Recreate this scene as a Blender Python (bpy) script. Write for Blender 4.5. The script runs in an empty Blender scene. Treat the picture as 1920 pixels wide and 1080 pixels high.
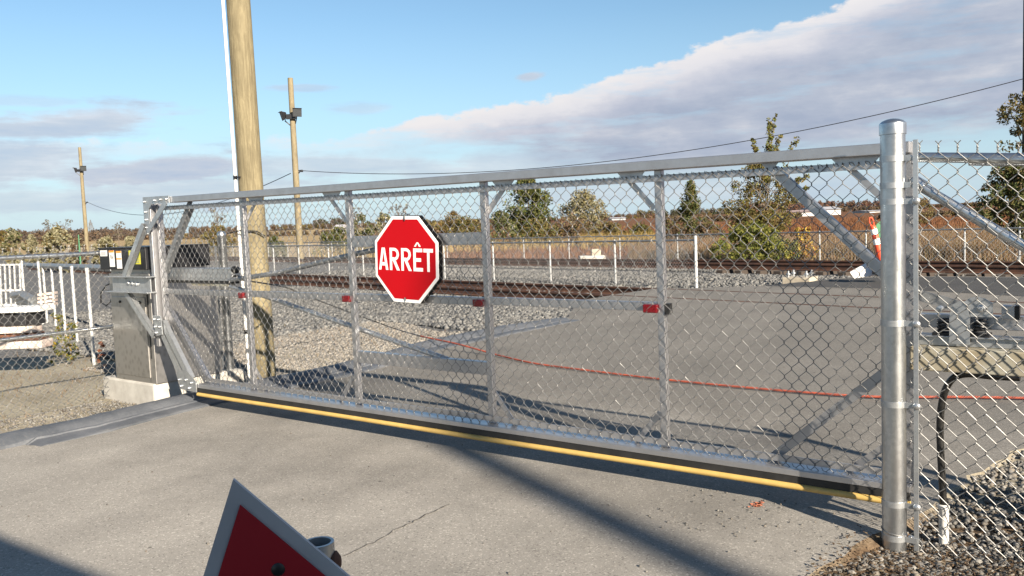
import bpy, math, random
import numpy as np
from mathutils import Vector, Matrix
random.seed(7); RNG = np.random.default_rng(11)
S = bpy.context.scene
COL = S.collection
rad = math.radians
# ---------------------------------------------------------------- camera model (metres; photograph is 1920 x 1080)
FPX = 1578.0; PITCH = rad(4.31); ROLL = rad(2.2); CAMH = 1.48
Fv = np.array([0, math.cos(PITCH), -math.sin(PITCH)])
U0 = np.array([0, math.sin(PITCH), math.cos(PITCH)]); R0 = np.array([1.0, 0, 0])
Rv = math.cos(ROLL)*R0 - math.sin(ROLL)*U0
Uv = math.sin(ROLL)*R0 + math.cos(ROLL)*U0
CAM = np.array([0, 0, CAMH])
def ray(u, v): return Fv + (u-960)/FPX*Rv + (540-v)/FPX*Uv
def G(u, v, z=0.0):
    d = ray(u, v); return CAM + d*((z-CAMH)/d[2])
def D(u, v, y):
    d = ray(u, v); return CAM + d*(y/d[1])
# ---------------------------------------------------------------- site frames
A0 = np.array([1.702, 3.863, 0.0])        # gate, right end at ground
E_ = np.array([-0.8, 0.6, 0.0])           # along the gate to the left
N_ = np.array([-0.6, -0.8, 0.0])          # out of the gate to the camera side
Z_ = np.array([0, 0, 1.0])
def gp(s, z, w=0.0): return A0 + E_*s + N_*w + Z_*z
P0 = np.array([1.675, 3.684, 0.0])        # big gate post
def rp(t, z, w=0.0): return P0 - E_*t + N_*w + Z_*z
# ---------------------------------------------------------------- mesh helpers
ORG = {}
class MB:
    def __init__(s): s.v = []; s.f = []; s.m = []
    def add(s, V, F, m=0):
        o = len(s.v); s.v += [tuple(map(float, p)) for p in V]
        s.f += [tuple(i+o for i in f) for f in F]; s.m += [m]*len(F); return s
    def hexa(s, c, m=0):   # 8 corners: bottom 4 ccw, top 4 ccw
        return s.add(c, [(3,2,1,0),(4,5,6,7),(0,1,5,4),(1,2,6,5),(2,3,7,6),(3,0,4,7)], m)
    def box(s, c, ax, ay, az, dx, dy, dz, m=0):
        c = np.array(c, float); ax = np.array(ax)*dx/2; ay = np.array(ay)*dy/2; az = np.array(az)*dz/2
        return s.hexa([c-ax-ay-az, c+ax-ay-az, c+ax+ay-az, c-ax+ay-az, c-ax-ay+az, c+ax-ay+az, c+ax+ay+az, c-ax+ay+az], m)
    def bar(s, p, q, w, d, nrm, m=0):   # rectangular bar from p to q: width w in the plane, depth d along nrm
        p = np.array(p, float); q = np.array(q, float); t = q-p; L = np.linalg.norm(t); t = t/L
        nrm = np.array(nrm, float); b = np.cross(nrm, t); b /= np.linalg.norm(b); nn = np.cross(t, b)
        return s.box((p+q)/2, t, b, nn, L, w, d, m)
    def tube(s, pts, r, n=8, caps=True, m=0):
        pts = np.array(pts, float); k = len(pts)
        rr = np.ones(k)*r if np.isscalar(r) else np.array(r, float)
        T = np.gradient(pts, axis=0); T /= np.linalg.norm(T, axis=1)[:, None]
        ref = np.array([0, 0, 1.0]) if abs(T[0][2]) < .9 else np.array([1.0, 0, 0])
        a = np.cross(T[0], ref); a /= np.linalg.norm(a); V = []
        for i in range(k):
            a = a - T[i]*(a@T[i]); a /= np.linalg.norm(a); b = np.cross(T[i], a)
            for j in range(n):
                th = 2*math.pi*j/n; V.append(pts[i]+rr[i]*(math.cos(th)*a+math.sin(th)*b))
        F = [(i*n+j, i*n+(j+1) % n, (i+1)*n+(j+1) % n, (i+1)*n+j) for i in range(k-1) for j in range(n)]
        if caps: F += [tuple(range(n-1, -1, -1)), tuple(range((k-1)*n, k*n))]
        return s.add(V, F, m)
    def lathe(s, c, prof, n=20, axis=(0, 0, 1), m=0):   # prof: (radius, height)
        ax = np.array(axis, float); ax /= np.linalg.norm(ax)
        ref = np.array([1.0, 0, 0]) if abs(ax[0]) < .9 else np.array([0, 1.0, 0])
        a = np.cross(ax, ref); a /= np.linalg.norm(a); b = np.cross(ax, a); c = np.array(c, float)
        V = [c+ax*h+max(r, 1e-5)*(math.cos(2*math.pi*j/n)*a+math.sin(2*math.pi*j/n)*b) for r, h in prof for j in range(n)]
        k = len(prof)
        F = [(i*n+j, i*n+(j+1) % n, (i+1)*n+(j+1) % n, (i+1)*n+j) for i in range(k-1) for j in range(n)]
        F += [tuple(range(n-1, -1, -1)), tuple(range((k-1)*n, k*n))]
        return s.add(V, F, m)
    def prism(s, poly, d, m=0):    # poly: 3D loop, extruded by vector d
        n = len(poly); P = [np.array(p, float) for p in poly]; d = np.array(d, float)
        V = P+[p+d for p in P]
        F = [tuple(range(n-1, -1, -1)), tuple(range(n, 2*n))]+[(i, (i+1) % n, n+(i+1) % n, n+i) for i in range(n)]
        return s.add(V, F, m)
    def build(s, name, mat, parent=None, smooth=False, bevel=0.0, loc=None):
        me = bpy.data.meshes.new(name)
        V = np.array(s.v, float)
        if parent is not None: o0 = ORG[parent.name]
        elif loc is not None: o0 = np.array(loc, float)
        else: o0 = np.array([V[:, 0].mean(), V[:, 1].mean(), V[:, 2].min()])
        me.from_pydata((V-o0).tolist(), [], s.f)
        return finish(me, name, mat, parent, smooth, bevel, o0, s.m)
def finish(me, name, mat, parent, smooth, bevel, o0, mi=None):
    mats = mat if isinstance(mat, (list, tuple)) else [mat]
    for q in mats: me.materials.append(q)
    if mi is not None and len(mats) > 1: me.polygons.foreach_set('material_index', np.array(mi, np.int32))
    if smooth: me.polygons.foreach_set('use_smooth', np.ones(len(me.polygons), bool))
    me.validate(); me.update()
    o = bpy.data.objects.new(name, me); COL.objects.link(o)
    ORG[o.name] = o0
    if parent is not None: o.parent = parent
    else: o.location = o0
    if smooth and not bevel:
        try:
            md = o.modifiers.new('edge_split', 'EDGE_SPLIT'); md.split_angle = rad(40)
        except Exception: pass
    if bevel:
        md = o.modifiers.new('bevel', 'BEVEL'); md.width = bevel; md.segments = 2; md.limit_method = 'ANGLE'
    return o
def npmesh(name, V, F, mat, parent=None, smooth=False, mi=None, loc=None):
    """V (n,3), F (m,k) with one k for all"""
    V = np.asarray(V, float); F = np.asarray(F, np.int32)
    if parent is not None: o0 = ORG[parent.name]
    elif loc is not None: o0 = np.array(loc, float)
    else: o0 = np.array([V[:, 0].mean(), V[:, 1].mean(), V[:, 2].min()])
    me = bpy.data.meshes.new(name); k = F.shape[1]
    me.vertices.add(len(V)); me.vertices.foreach_set('co', (V-o0).astype(np.float32).ravel())
    me.loops.add(F.size); me.loops.foreach_set('vertex_index', F.ravel())
    me.polygons.add(len(F)); me.polygons.foreach_set('loop_start', np.arange(0, F.size, k, dtype=np.int32))
    me.update(calc_edges=True)
    return finish(me, name, mat, parent, smooth, 0, o0, mi)
def props(o, label=None, cat=None, group=None, kind=None):
    if label: o['label'] = label
    if cat: o['category'] = cat
    if group: o['group'] = group
    if kind: o['kind'] = kind
    return o
def thing(name, label, cat, loc, group=None):
    o = bpy.data.objects.new(name, None); COL.objects.link(o)
    o.location = [float(q) for q in loc]; ORG[o.name] = np.array(loc, float); o.empty_display_size = .1
    return props(o, label, cat, group)
# ---------------------------------------------------------------- materials
MATS = {}
class NT:
    def __init__(s, name):
        s.m = bpy.data.materials.new(name); s.m.use_nodes = True; s.t = s.m.node_tree
        s.b = s.t.nodes['Principled BSDF']; s.L = s.t.links
    def n(s, typ, **kw):
        x = s.t.nodes.new(typ)
        for k, v in kw.items():
            if k.startswith('i_'): x.inputs[k[2:].replace('_', ' ')].default_value = v
            else: setattr(x, k, v)
        return x
    def link(s, a, b): s.L.new(a, b)
    def coord(s, kind='Object', scale=(1, 1, 1)):
        c = s.n('ShaderNodeTexCoord'); mp = s.n('ShaderNodeMapping'); mp.inputs['Scale'].default_value = scale
        s.link(c.outputs[kind], mp.inputs[0]); return mp.outputs[0]
    def geo(s, scale=(1, 1, 1)):
        c = s.n('ShaderNodeNewGeometry'); mp = s.n('ShaderNodeMapping'); mp.inputs['Scale'].default_value = scale
        s.link(c.outputs['Position'], mp.inputs[0]); return mp.outputs[0]
    def noise(s, vec, scale, detail=4, rough=.6):
        x = s.n('ShaderNodeTexNoise'); x.inputs['Scale'].default_value = scale; x.inputs['Detail'].default_value = detail
        x.inputs['Roughness'].default_value = rough; s.link(vec, x.inputs['Vector']); return x.outputs['Fac']
    def voro(s, vec, scale, out='Distance', feature='F1'):
        x = s.n('ShaderNodeTexVoronoi', feature=feature); x.inputs['Scale'].default_value = scale
        s.link(vec, x.inputs['Vector']); return x.outputs[out]
    def ramp(s, fac, stops, interp='LINEAR'):
        x = s.n('ShaderNodeValToRGB'); x.color_ramp.interpolation = interp
        el = x.color_ramp.elements
        while len(el) < len(stops): el.new(.5)
        for q, (p, c) in zip(el, stops):
            q.position = p; q.color = (c, c, c, 1) if np.isscalar(c) else (*c, 1)
        s.link(fac, x.inputs[0]); return x.outputs[0]
    def mix(s, fac, a, b, blend='MIX'):
        x = s.n('ShaderNodeMix', data_type='RGBA', blend_type=blend)
        if np.isscalar(fac): x.inputs[0].default_value = fac
        else: s.link(fac, x.inputs[0])
        for sock, v in ((x.inputs[6], a), (x.inputs[7], b)):
            if isinstance(v, tuple): sock.default_value = (*v, 1)
            else: s.link(v, sock)
        return x.outputs[2]
    def math(s, op, a, b=None, c=None, clamp=False):
        x = s.n('ShaderNodeMath', operation=op, use_clamp=clamp)
        for i, v in enumerate((a, b, c)):
            if v is None: continue
            if np.isscalar(v): x.inputs[i].default_value = v
            else: s.link(v, x.inputs[i])
        return x.outputs[0]
    def bump(s, h, strength=.3, dist=.01):
        x = s.n('ShaderNodeBump'); x.inputs['Strength'].default_value = strength; x.inputs['Distance'].default_value = dist
        s.link(h, x.inputs['Height']); s.link(x.outputs[0], s.b.inputs['Normal'])
    def col(s, c):
        if isinstance(c, tuple): s.b.inputs['Base Color'].default_value = (*c, 1)
        else: s.link(c, s.b.inputs['Base Color'])
    def set(s, rough=None, metal=None, spec=None):
        for k, v in (('Roughness', rough), ('Metallic', metal), ('Specular IOR Level', spec)):
            if v is None: continue
            if np.isscalar(v): s.b.inputs[k].default_value = v
            else: s.link(v, s.b.inputs[k])
        return s.m
def simple(name, c, rough=.5, metal=0.0, c2=None, scale=20, var=.25, bump=0, spec=.5):
    t = NT(name); v = t.coord('Object')
    f = t.noise(v, scale, 5, .65)
    c2 = c2 or tuple(q*(1-var) for q in c)
    t.col(t.mix(t.ramp(f, [(.35, 0.), (.65, 1.)]), c2, c))
    if bump: t.bump(f, bump, .004)
    r = t.ramp(t.noise(v, scale*1.7, 3), [(.3, max(0, rough-.07)), (.7, min(1, rough+.07))])
    return t.set(rough=r, metal=metal, spec=spec)
def galv(name, base=.62, rough=.36, tint=(0.95, 1.0, 1.04), metal=.80):
    t = NT(name); v = t.coord('Object')
    cells = t.voro(v, 55, 'Color'); sep = t.n('ShaderNodeSeparateColor'); t.link(cells, sep.inputs[0])
    big = t.noise(t.coord('Object', (1, 1, .35)), 14, 5, .7)
    a = tuple(base*q*.72 for q in tint); b = tuple(min(1, base*q*1.12) for q in tint)
    c = t.mix(t.ramp(big, [(.32, 0.), (.7, 1.)]), a, b)
    c = t.mix(.22, c, t.ramp(sep.outputs[0], [(0, base*.6), (1, base*1.2)]))
    t.col(c)
    return t.set(rough=t.ramp(big, [(.3, rough+.12), (.7, rough-.04)]), metal=metal)
M = MATS
M['galv'] = galv('galvanised_steel', .50, .36)
M['galv_post'] = galv('bright_galvanised_tube', .56, .30, metal=.97)
M['galv_dull'] = galv('dull_galvanised_steel', .34, .48)
M['wire'] = simple('zinc_wire', (.24, .24, .238), .52, .7, scale=60, var=.3)
M['wire_new'] = simple('bright_zinc_wire', (.27, .27, .265), .5, .75, scale=60, var=.25)
M['wire_far'] = simple('weathered_wire', (.40, .40, .40), .5, .5, scale=30)
M['alu'] = None
t = NT('mill_aluminium'); v = t.coord('Object', (1, 1, 1)); f = t.noise(v, 9, 5, .7); g = t.noise(v, 120, 2)
t.col(t.mix(t.ramp(f, [(.3, 0.), (.7, 1.)]), (.40, .40, .41), (.50, .50, .515)))
M['alu'] = t.set(rough=t.ramp(f, [(.3, .42), (.7, .34)]), metal=.85)
t = NT('brushed_stainless'); v = t.coord('Object', (1, 1, 1))
vc = t.voro(t.coord('Object', (1, 1, .8)), 19, 'Distance'); f = t.noise(v, 3, 3)
t.col(t.mix(t.ramp(vc, [(.0, 0.), (.5, 1.)]), (.29, .28, .26), (.42, .405, .385)))
M['stainless'] = t.set(rough=t.ramp(f, [(.3, .36), (.7, .42)]), metal=.9)
M['black'] = simple('black_powder_coat', (.012, .012, .014), .42, 0, scale=40, var=.4)
M['rubber_black'] = simple('black_rubber', (.018, .018, .018), .6, 0, scale=12, var=.5)
M['yellow'] = simple('yellow_rubber_edge', (.52, .355, .11), .5, 0, c2=(.43, .29, .09), scale=9)
M['red_sheet'] = simple('red_retroreflective_sheet', (.41, .001, .005), .5, 0, scale=3, var=.06, spec=.2)
M['white_sheet'] = simple('white_retroreflective_sheet', (.82, .82, .80), .4, 0, scale=4, var=.05)
M['red_lens'] = simple('red_reflector_plastic', (.15, .003, .007), .3, 0, scale=90, var=.45)
M['concrete'] = simple('precast_concrete', (.42, .405, .37), .85, 0, c2=(.32, .305, .275), scale=7, bump=.25)
M['white_plastic'] = simple('white_plastic', (.66, .65, .62), .45, 0, scale=5, var=.08)
M['white_paint'] = simple('white_painted_steel', (.47, .475, .47), .5, .2, scale=8, var=.15)
M['label_white'] = simple('white_label', (.75, .75, .74), .4, 0, scale=5, var=.05)
M['label_orange'] = simple('orange_label', (.80, .28, .03), .4, 0, scale=5, var=.05)
M['label_yellow'] = simple('yellow_green_label', (.52, .50, .04), .4, 0, scale=5, var=.1)
M['label_grey'] = simple('grey_print', (.32, .32, .34), .5, 0, scale=5)
M['orange_plastic'] = simple('orange_plastic', (.78, .09, .035), .45, 0, scale=6, var=.15)
M['green_paint'] = simple('green_paint', (.01, .14, .05), .45, 0, scale=6)
M['orange_rope'] = simple('orange_rope_fibre', (.33, .065, .032), .75, 0, c2=(.13, .032, .024), scale=14)
M['rust'] = simple('rusty_steel', (.13, .05, .025), .8, 0, c2=(.05, .022, .014), scale=9, bump=.3)
t = NT('rusty_rail'); v = t.coord('Object'); f = t.noise(v, 3, 6, .7)
t.col(t.mix(t.ramp(f, [(.3, 0.), (.7, 1.)]), (.025, .014, .010), (.115, .048, .026))); M['rail'] = t.set(rough=.75, metal=0.0)
M['tie'] = simple('creosoted_timber', (.05, .038, .03), .9, 0, scale=8, bump=.3)
M['timber'] = simple('weathered_timber', (.29, .29, .25), .8, 0, c2=(.24, .205, .14), scale=5)
M['plank'] = simple('pale_planks', (.58, .52, .47), .8, 0, c2=(.36, .27, .23), scale=6)
M['tarp'] = simple('black_plastic_sheet', (.02, .02, .022), .35, 0, scale=10, bump=.5)
M['hose'] = simple('black_flexible_conduit', (.018, .018, .018), .3, 0, scale=30, var=.5)
M['blade_pad'] = simple('dark_glass', (.05, .055, .06), .08, 0, scale=4)
M['kerb'] = None
t = NT('asphalt_kerb'); v = t.geo(); f = t.noise(v, 3.2, 6, .7); g = t.noise(v, 70, 3, .7); lng = t.noise(v, 11, 5, .7)
c = t.mix(t.ramp(f, [(.3, 0.), (.72, 1.)]), (.046, .053, .064), (.110, .117, .130))
c = t.mix(t.ramp(lng, [(.62, 0.), (.8, .55)]), c, (.26, .25, .22))
t.col(t.mix(t.ramp(g, [(.5, 0.), (.8, .35)]), c, (.20, .19, .18))); t.bump(t.noise(v, 40, 5, .75), .35, .01)
M['kerb'] = t.set(rough=.58)
# wood poles
def polewood(name, a, b):
    t = NT(name); v = t.coord('Object', (1, 1, .06)); g = t.noise(v, 60, 8, .75); big = t.noise(t.coord('Object', (1, 1, .5)), 3.0, 5, .6)
    kn = t.voro(t.coord('Object', (1, 1, .55)), 2.6, 'Distance')
    c = t.mix(t.ramp(g, [(.40, 0.), (.60, 1.)]), a, b)
    c = t.mix(t.ramp(t.noise(t.coord('Object', (1, 1, .018)), 95, 4, .6), [(.63, 0.), (.70, .75)]), c, (.05, .035, .02))
    c = t.mix(t.ramp(t.noise(t.coord('Object', (1, 1, .3)), 9, 6, .7), [(.52, 0.), (.66, .35)]), c, tuple(min(1, q*1.5) for q in b))
    c = t.mix(t.ramp(big, [(.42, 0.), (.75, .7)]), c, tuple(q*.62 for q in a))
    c = t.mix(t.ramp(kn, [(.03, .8), (.075, 0.)]), c, (.10, .055, .03))
    st = t.noise(t.coord('Object', (1, 1, 5)), 1.7, 3); c = t.mix(t.ramp(st, [(.68, 0.), (.74, .35)]), c, (.19, .11, .05))
    t.col(c); t.bump(g, .5, .008); return t.set(rough=.85)
M['pole'] = polewood('treated_pine_pole', (.125, .102, .056), (.225, .19, .112))
M['pole_far'] = polewood('weathered_pine_pole', (.145, .118, .07), (.22, .182, .11))
# asphalt
def asphalt(name, lo, hi, spots=True):
    t = NT(name); v = t.geo(); fine = t.noise(v, 210, 3, .8); mid = t.noise(v, 45, 4, .7); big = t.noise(v, .9, 6, .62)
    cell = t.voro(v, 130, 'Color'); sep = t.n('ShaderNodeSeparateColor'); t.link(cell, sep.inputs[0])
    c = t.mix(t.ramp(fine, [(.30, 0.), (.70, 1.)]), lo, hi)
    c = t.mix(t.ramp(sep.outputs[0], [(.84, 0.), (.98, .40)]), c, tuple(min(1, q*1.75) for q in hi))
    c = t.mix(t.ramp(sep.outputs[1], [(.88, 0.), (.98, .5)]), c, tuple(q*.35 for q in lo))
    c = t.mix(1.0, c, t.ramp(big, [(.28, .80), (.72, 1.08)]), 'MULTIPLY')
    st = t.noise(t.geo((1, .22, 1)), 2.3, 5, .6); c = t.mix(t.ramp(st, [(.60, 0.), (.75, .28)]), c, tuple(q*.6 for q in lo))
    sp = t.voro(v, 1.9, 'Distance'); c = t.mix(t.ramp(sp, [(.012, .8), (.028, 0.)]), c, (.03, .028, .026))
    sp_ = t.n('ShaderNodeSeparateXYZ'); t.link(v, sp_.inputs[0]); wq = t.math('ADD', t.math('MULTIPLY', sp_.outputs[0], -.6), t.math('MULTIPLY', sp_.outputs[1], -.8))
    c = t.mix(1.0, c, t.ramp(t.math('ADD', t.math('MULTIPLY', wq, .05), t.math('ADD', t.math('MULTIPLY', big, .25), .6)), [(.42, .66), (.60, 1.16)]), 'MULTIPLY')   # paler on this side of the gate, darker beyond it
    # tyre-smoothed streaks running along the road
    mp = t.n('ShaderNodeMapping'); mp.inputs['Rotation'].default_value = (0, 0, rad(37)); gg = t.n('ShaderNodeNewGeometry')
    t.link(gg.outputs['Position'], mp.inputs[0]); mp2 = t.n('ShaderNodeMapping'); mp2.inputs['Scale'].default_value = (1, .08, 1)
    t.link(mp.outputs[0], mp2.inputs[0]); tr = t.noise(mp2.outputs[0], 1.6, 4, .55)
    c = t.mix(1.0, c, t.ramp(tr, [(.35, .88), (.68, 1.06)]), 'MULTIPLY')
    t.col(c); t.bump(t.math('ADD', fine, mid), .34, .005); return t.set(rough=.88, spec=.35)
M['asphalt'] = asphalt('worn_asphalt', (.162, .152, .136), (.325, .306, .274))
M['asphalt_new'] = asphalt('fresh_asphalt', (.055, .055, .056), (.105, .104, .102))
def stones(name, cols):
    t = NT(name); g = t.n('ShaderNodeNewGeometry'); r = g.outputs['Random Per Island']
    st = [(i/max(1, len(cols)-1), c) for i, c in enumerate(cols)]
    c = t.ramp(r, st); f = t.noise(t.geo(), 60, 3)
    t.col(t.mix(1.0, c, t.ramp(f, [(.3, .8), (.7, 1.1)]), 'MULTIPLY')); return t.set(rough=.85)
M['ballast'] = stones('ballast_stone', [(.085, .086, .086), (.16, .16, .156), (.05, .05, .05), (.215, .212, .20), (.12, .119, .115), (.145, .14, .13)])
M['pea'] = stones('beige_gravel_stone', [(.23, .21, .18), (.155, .14, .12), (.29, .265, .23), (.20, .19, .175), (.11, .105, .095)])
M['gravel'] = stones('road_gravel_stone', [(.15, .145, .135), (.095, .09, .085), (.23, .22, .20), (.06, .058, .055), (.13, .12, .105), (.18, .155, .125)])
M['old_concrete'] = simple('stained_concrete', (.40, .355, .28), .9, 0, c2=(.27, .23, .175), scale=6, bump=.3)
def groundmat():
    """bare ground: the kinds of surface follow where they lie on the site"""
    t = NT('site_ground'); g = t.n('ShaderNodeNewGeometry'); v = g.outputs['Position']
    sx = t.n('ShaderNodeSeparateXYZ'); t.link(v, sx.inputs[0]); X, Y = sx.outputs[0], sx.outputs[1]
    q = t.math('ADD', t.math('MULTIPLY', X, .747), t.math('MULTIPLY', Y, .665))
    n1 = t.noise(v, 1.2, 6, .65); n2 = t.noise(v, 25, 4, .75); n3 = t.noise(v, 110, 2, .7); n4 = t.noise(v, .25, 6, .6)
    cell = t.voro(v, 38, 'Color'); sep = t.n('ShaderNodeSeparateColor'); t.link(cell, sep.inputs[0])
    dirt = t.mix(t.ramp(n1, [(.35, 0.), (.65, 1.)]), (.235, .205, .150), (.36, .325, .25))
    dirt = t.mix(t.ramp(n2, [(.5, 0.), (.75, .7)]), dirt, (.16, .14, .10))
    dirt = t.mix(t.ramp(n3, [(.6, 0.), (.8, .6)]), dirt, (.48, .43, .33))
    ball = t.ramp(sep.outputs[0], [(0, .05), (.3, .10), (.65, .15), (1, .22)])
    ball = t.mix(1.0, ball, t.ramp(n3, [(.3, .6), (.7, 1.1)]), 'MULTIPLY')
    qn = t.math('ADD', q, t.math('MULTIPLY', t.math('SUBTRACT', n1, .5), 1.6))
    isball = t.ramp(t.math('DIVIDE', qn, 40.0), [(6.9/40, 0.), (7.5/40, 1.), (26.0/40, 1.), (26.8/40, 0.)])
    lx = t.ramp(t.math('DIVIDE', t.math('ADD', X, 20.0), 20.0), [(13.0/20, 1.), (14.6/20, 0.)]); ly = t.ramp(t.math('DIVIDE', t.math('ADD', Y, n1), 40.0), [(11.6/40, 0.), (12.4/40, 1.)])
    isball = t.math('MAXIMUM', isball, t.math('MULTIPLY', lx, ly))
    rx = t.math('SUBTRACT', X, 2.3); ry = t.math('SUBTRACT', Y, 2.85); dd = t.math('SQRT', t.math('ADD', t.math('MULTIPLY', rx, rx), t.math('MULTIPLY', ry, ry)))
    soil = t.mix(t.ramp(n2, [(.4, 0.), (.65, 1.)]), (.075, .048, .028), (.17, .12, .075))
    dirt = t.mix(t.ramp(t.math('ADD', t.math('MULTIPLY', dd, .5), t.math('MULTIPLY', t.math('SUBTRACT', n1, .5), .2)), [(.56, 1.), (.70, 0.)]), dirt, soil)
    # fields beyond the second fence: rust-brown marsh near, straw further off
    rust = t.mix(t.ramp(t.noise(t.geo((.05, .4, 1)), 1.0, 6, .7), [(.35, 0.), (.65, 1.)]), (.10, .046, .022), (.17, .078, .034))
    straw = t.mix(t.ramp(n4, [(.35, 0.), (.65, 1.)]), (.27, .195, .10), (.36, .27, .145))
    f1 = t.ramp(t.math('ADD', t.math('DIVIDE', t.math('ADD', X, t.math('MULTIPLY', Y, .14)), 60.0), t.math('ADD', t.math('MULTIPLY', n4, .3), .42), clamp=True), [(.47, 1.), (.53, 0.)])
    f2 = t.ramp(t.math('DIVIDE', Y, 400.0), [(.12, 1.), (.15, .0)])
    field = t.mix(f1, rust, straw)
    far = t.ramp(t.math('DIVIDE', q, 60.0), [(26.2/60, 0.), (28.5/60, 1.)])
    c = t.mix(isball, dirt, ball); c = t.mix(far, c, field)
    t.col(c); t.bump(t.math('ADD', n2, sep.outputs[0]), .5, .03)
    return t.set(rough=.92, spec=.2)
M['ground'] = groundmat()
def leafmat(name, cols, trans=.35):
    t = NT(name); g = t.n('ShaderNodeNewGeometry'); r = g.outputs['Random Per Island']
    f = t.noise(t.geo(), .9, 3); h = t.math('FRACT', t.math('ADD', r, t.math('MULTIPLY', f, 1.3)))
    c = t.ramp(h, [(i/max(1, len(cols)-1), k) for i, k in enumerate(cols)])
    t.col(c); t.set(rough=.7, spec=.25)
    tr = t.n('ShaderNodeBsdfTranslucent'); t.link(c, tr.inputs[0]); mx = t.n('ShaderNodeMixShader'); mx.inputs[0].default_value = trans
    t.link(t.b.outputs[0], mx.inputs[1]); t.link(tr.outputs[0], mx.inputs[2])
    t.link(mx.outputs[0], t.t.nodes['Material Output'].inputs[0]); return t.m
LF = {}
LF['green'] = leafmat('green_leaves', [(.055, .075, .022), (.10, .115, .035), (.035, .055, .02), (.15, .145, .05), (.07, .085, .03)])
LF['olive'] = leafmat('olive_leaves', [(.13, .11, .04), (.19, .155, .055), (.09, .085, .03), (.16, .10, .035), (.12, .12, .045)])
LF['orange'] = leafmat('rusty_leaves', [(.17, .10, .03), (.22, .14, .045), (.12, .09, .03), (.15, .125, .04), (.10, .10, .03)])
LF['lime'] = leafmat('yellow_green_leaves', [(.12, .14, .025), (.19, .185, .04), (.07, .10, .02), (.24, .215, .05), (.10, .115, .025)])
LF['yellow'] = leafmat('yellow_leaves', [(.42, .30, .04), (.34, .22, .03), (.24, .12, .04), (.46, .36, .07), (.18, .10, .04)])
LF['pale'] = leafmat('pale_silver_leaves', [(.24, .22, .14), (.32, .30, .20), (.17, .16, .09), (.28, .24, .14), (.14, .14, .07)])
LF['brown'] = leafmat('brown_leaves', [(.13, .085, .055), (.17, .115, .07), (.09, .065, .045), (.20, .13, .075)])
LF['maroon'] = leafmat('bare_twig_wood', [(.10, .075, .065), (.13, .095, .075), (.075, .06, .055), (.12, .105, .07)])
LF['redwood'] = leafmat('red_autumn_wood', [(.21, .085, .065), (.17, .085, .06), (.13, .08, .055), (.15, .11, .06)])
LF['darkwood'] = leafmat('evergreen_wood', [(.045, .055, .035), (.06, .07, .04), (.08, .08, .045)])
LF['reed'] = leafmat('dry_reeds', [(.19, .115, .06), (.28, .19, .11), (.13, .07, .035), (.36, .28, .19), (.11, .065, .035), (.15, .13, .05), (.17, .09, .045)])
LF['gold'] = leafmat('golden_grass', [(.36, .25, .08), (.28, .19, .06), (.42, .30, .11), (.20, .16, .05)])
LF['bark'] = simple('grey_brown_bark', (.13, .105, .08), .9, 0, scale=12, bump=.4)
LF['dead'] = leafmat('red_brown_weeds', [(.32, .10, .05), (.24, .09, .05), (.40, .18, .08)])
# ================================================================ SETTING
QN = np.array([.747, .665, 0.0]); TD = np.array([.665, -.747, 0.0])
def onq(u, v, q):
    d = ray(u, v); t = (q-CAM@QN)/(d@QN); return CAM+d*t
def sstep(x, a, b):
    x = np.clip((x-a)/(b-a), 0, 1); return x*x*(3-2*x)
def gz(x, y):
    x = np.asarray(x, float); y = np.asarray(y, float)
    q = .747*x+.665*y; rx = x-A0[0]; ry = y-A0[1]; s = -.8*rx+.6*ry; w = -.6*rx-.8*ry
    z = -.045*np.ones_like(q)
    z = z-.055*sstep(s, 5.8, 6.2)*(1-sstep(-w, 1.5, 4))
    z = z+.027*sstep(-s, -1.5, -.2)-.03*np.exp(-((x-1.72)**2+(y-3.62)**2)/.12)
    z = z+(-.20-z)*sstep(q, 9.8, 11.8)
    z = z+(-.13-z)*sstep(q, 15.2, 17)
    z = z+(-.16-z)*sstep(q, 19.4, 20.4)
    z = z+(-.30-z)*sstep(q, 25, 28)
    d = np.hypot(x, y)*np.where(y > 0, 1, .2)
    z = z+np.clip(d-70, 0, 480)*.0088*sstep(q, 28, 60)
    return z
nr, na = 165, 200
rr = np.concatenate([[0.0], .6*1.05**np.arange(nr)]); th = np.linspace(0, 2*np.pi, na, endpoint=False)
X = rr[:, None]*np.sin(th)[None]; Y = rr[:, None]*np.cos(th)[None]+1.0
Zg = gz(X, Y); Zg += RNG.normal(0, 1, Zg.shape)*np.clip(rr, 0, 12)[:, None]*.0009*(rr < 60)[:, None]
V = np.stack([X, Y, Zg], -1).reshape(-1, 3)
i = np.arange(len(rr)-1)[:, None]*na; j = np.arange(na)[None]; j2 = (j+1) % na
F = np.stack([i+j, i+na+j, i+na+j2, i+j2], -1).reshape(-1, 4)
props(npmesh('ground', V, F, M['ground'], smooth=False, loc=(0, 0, 0)), kind='structure')
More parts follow.
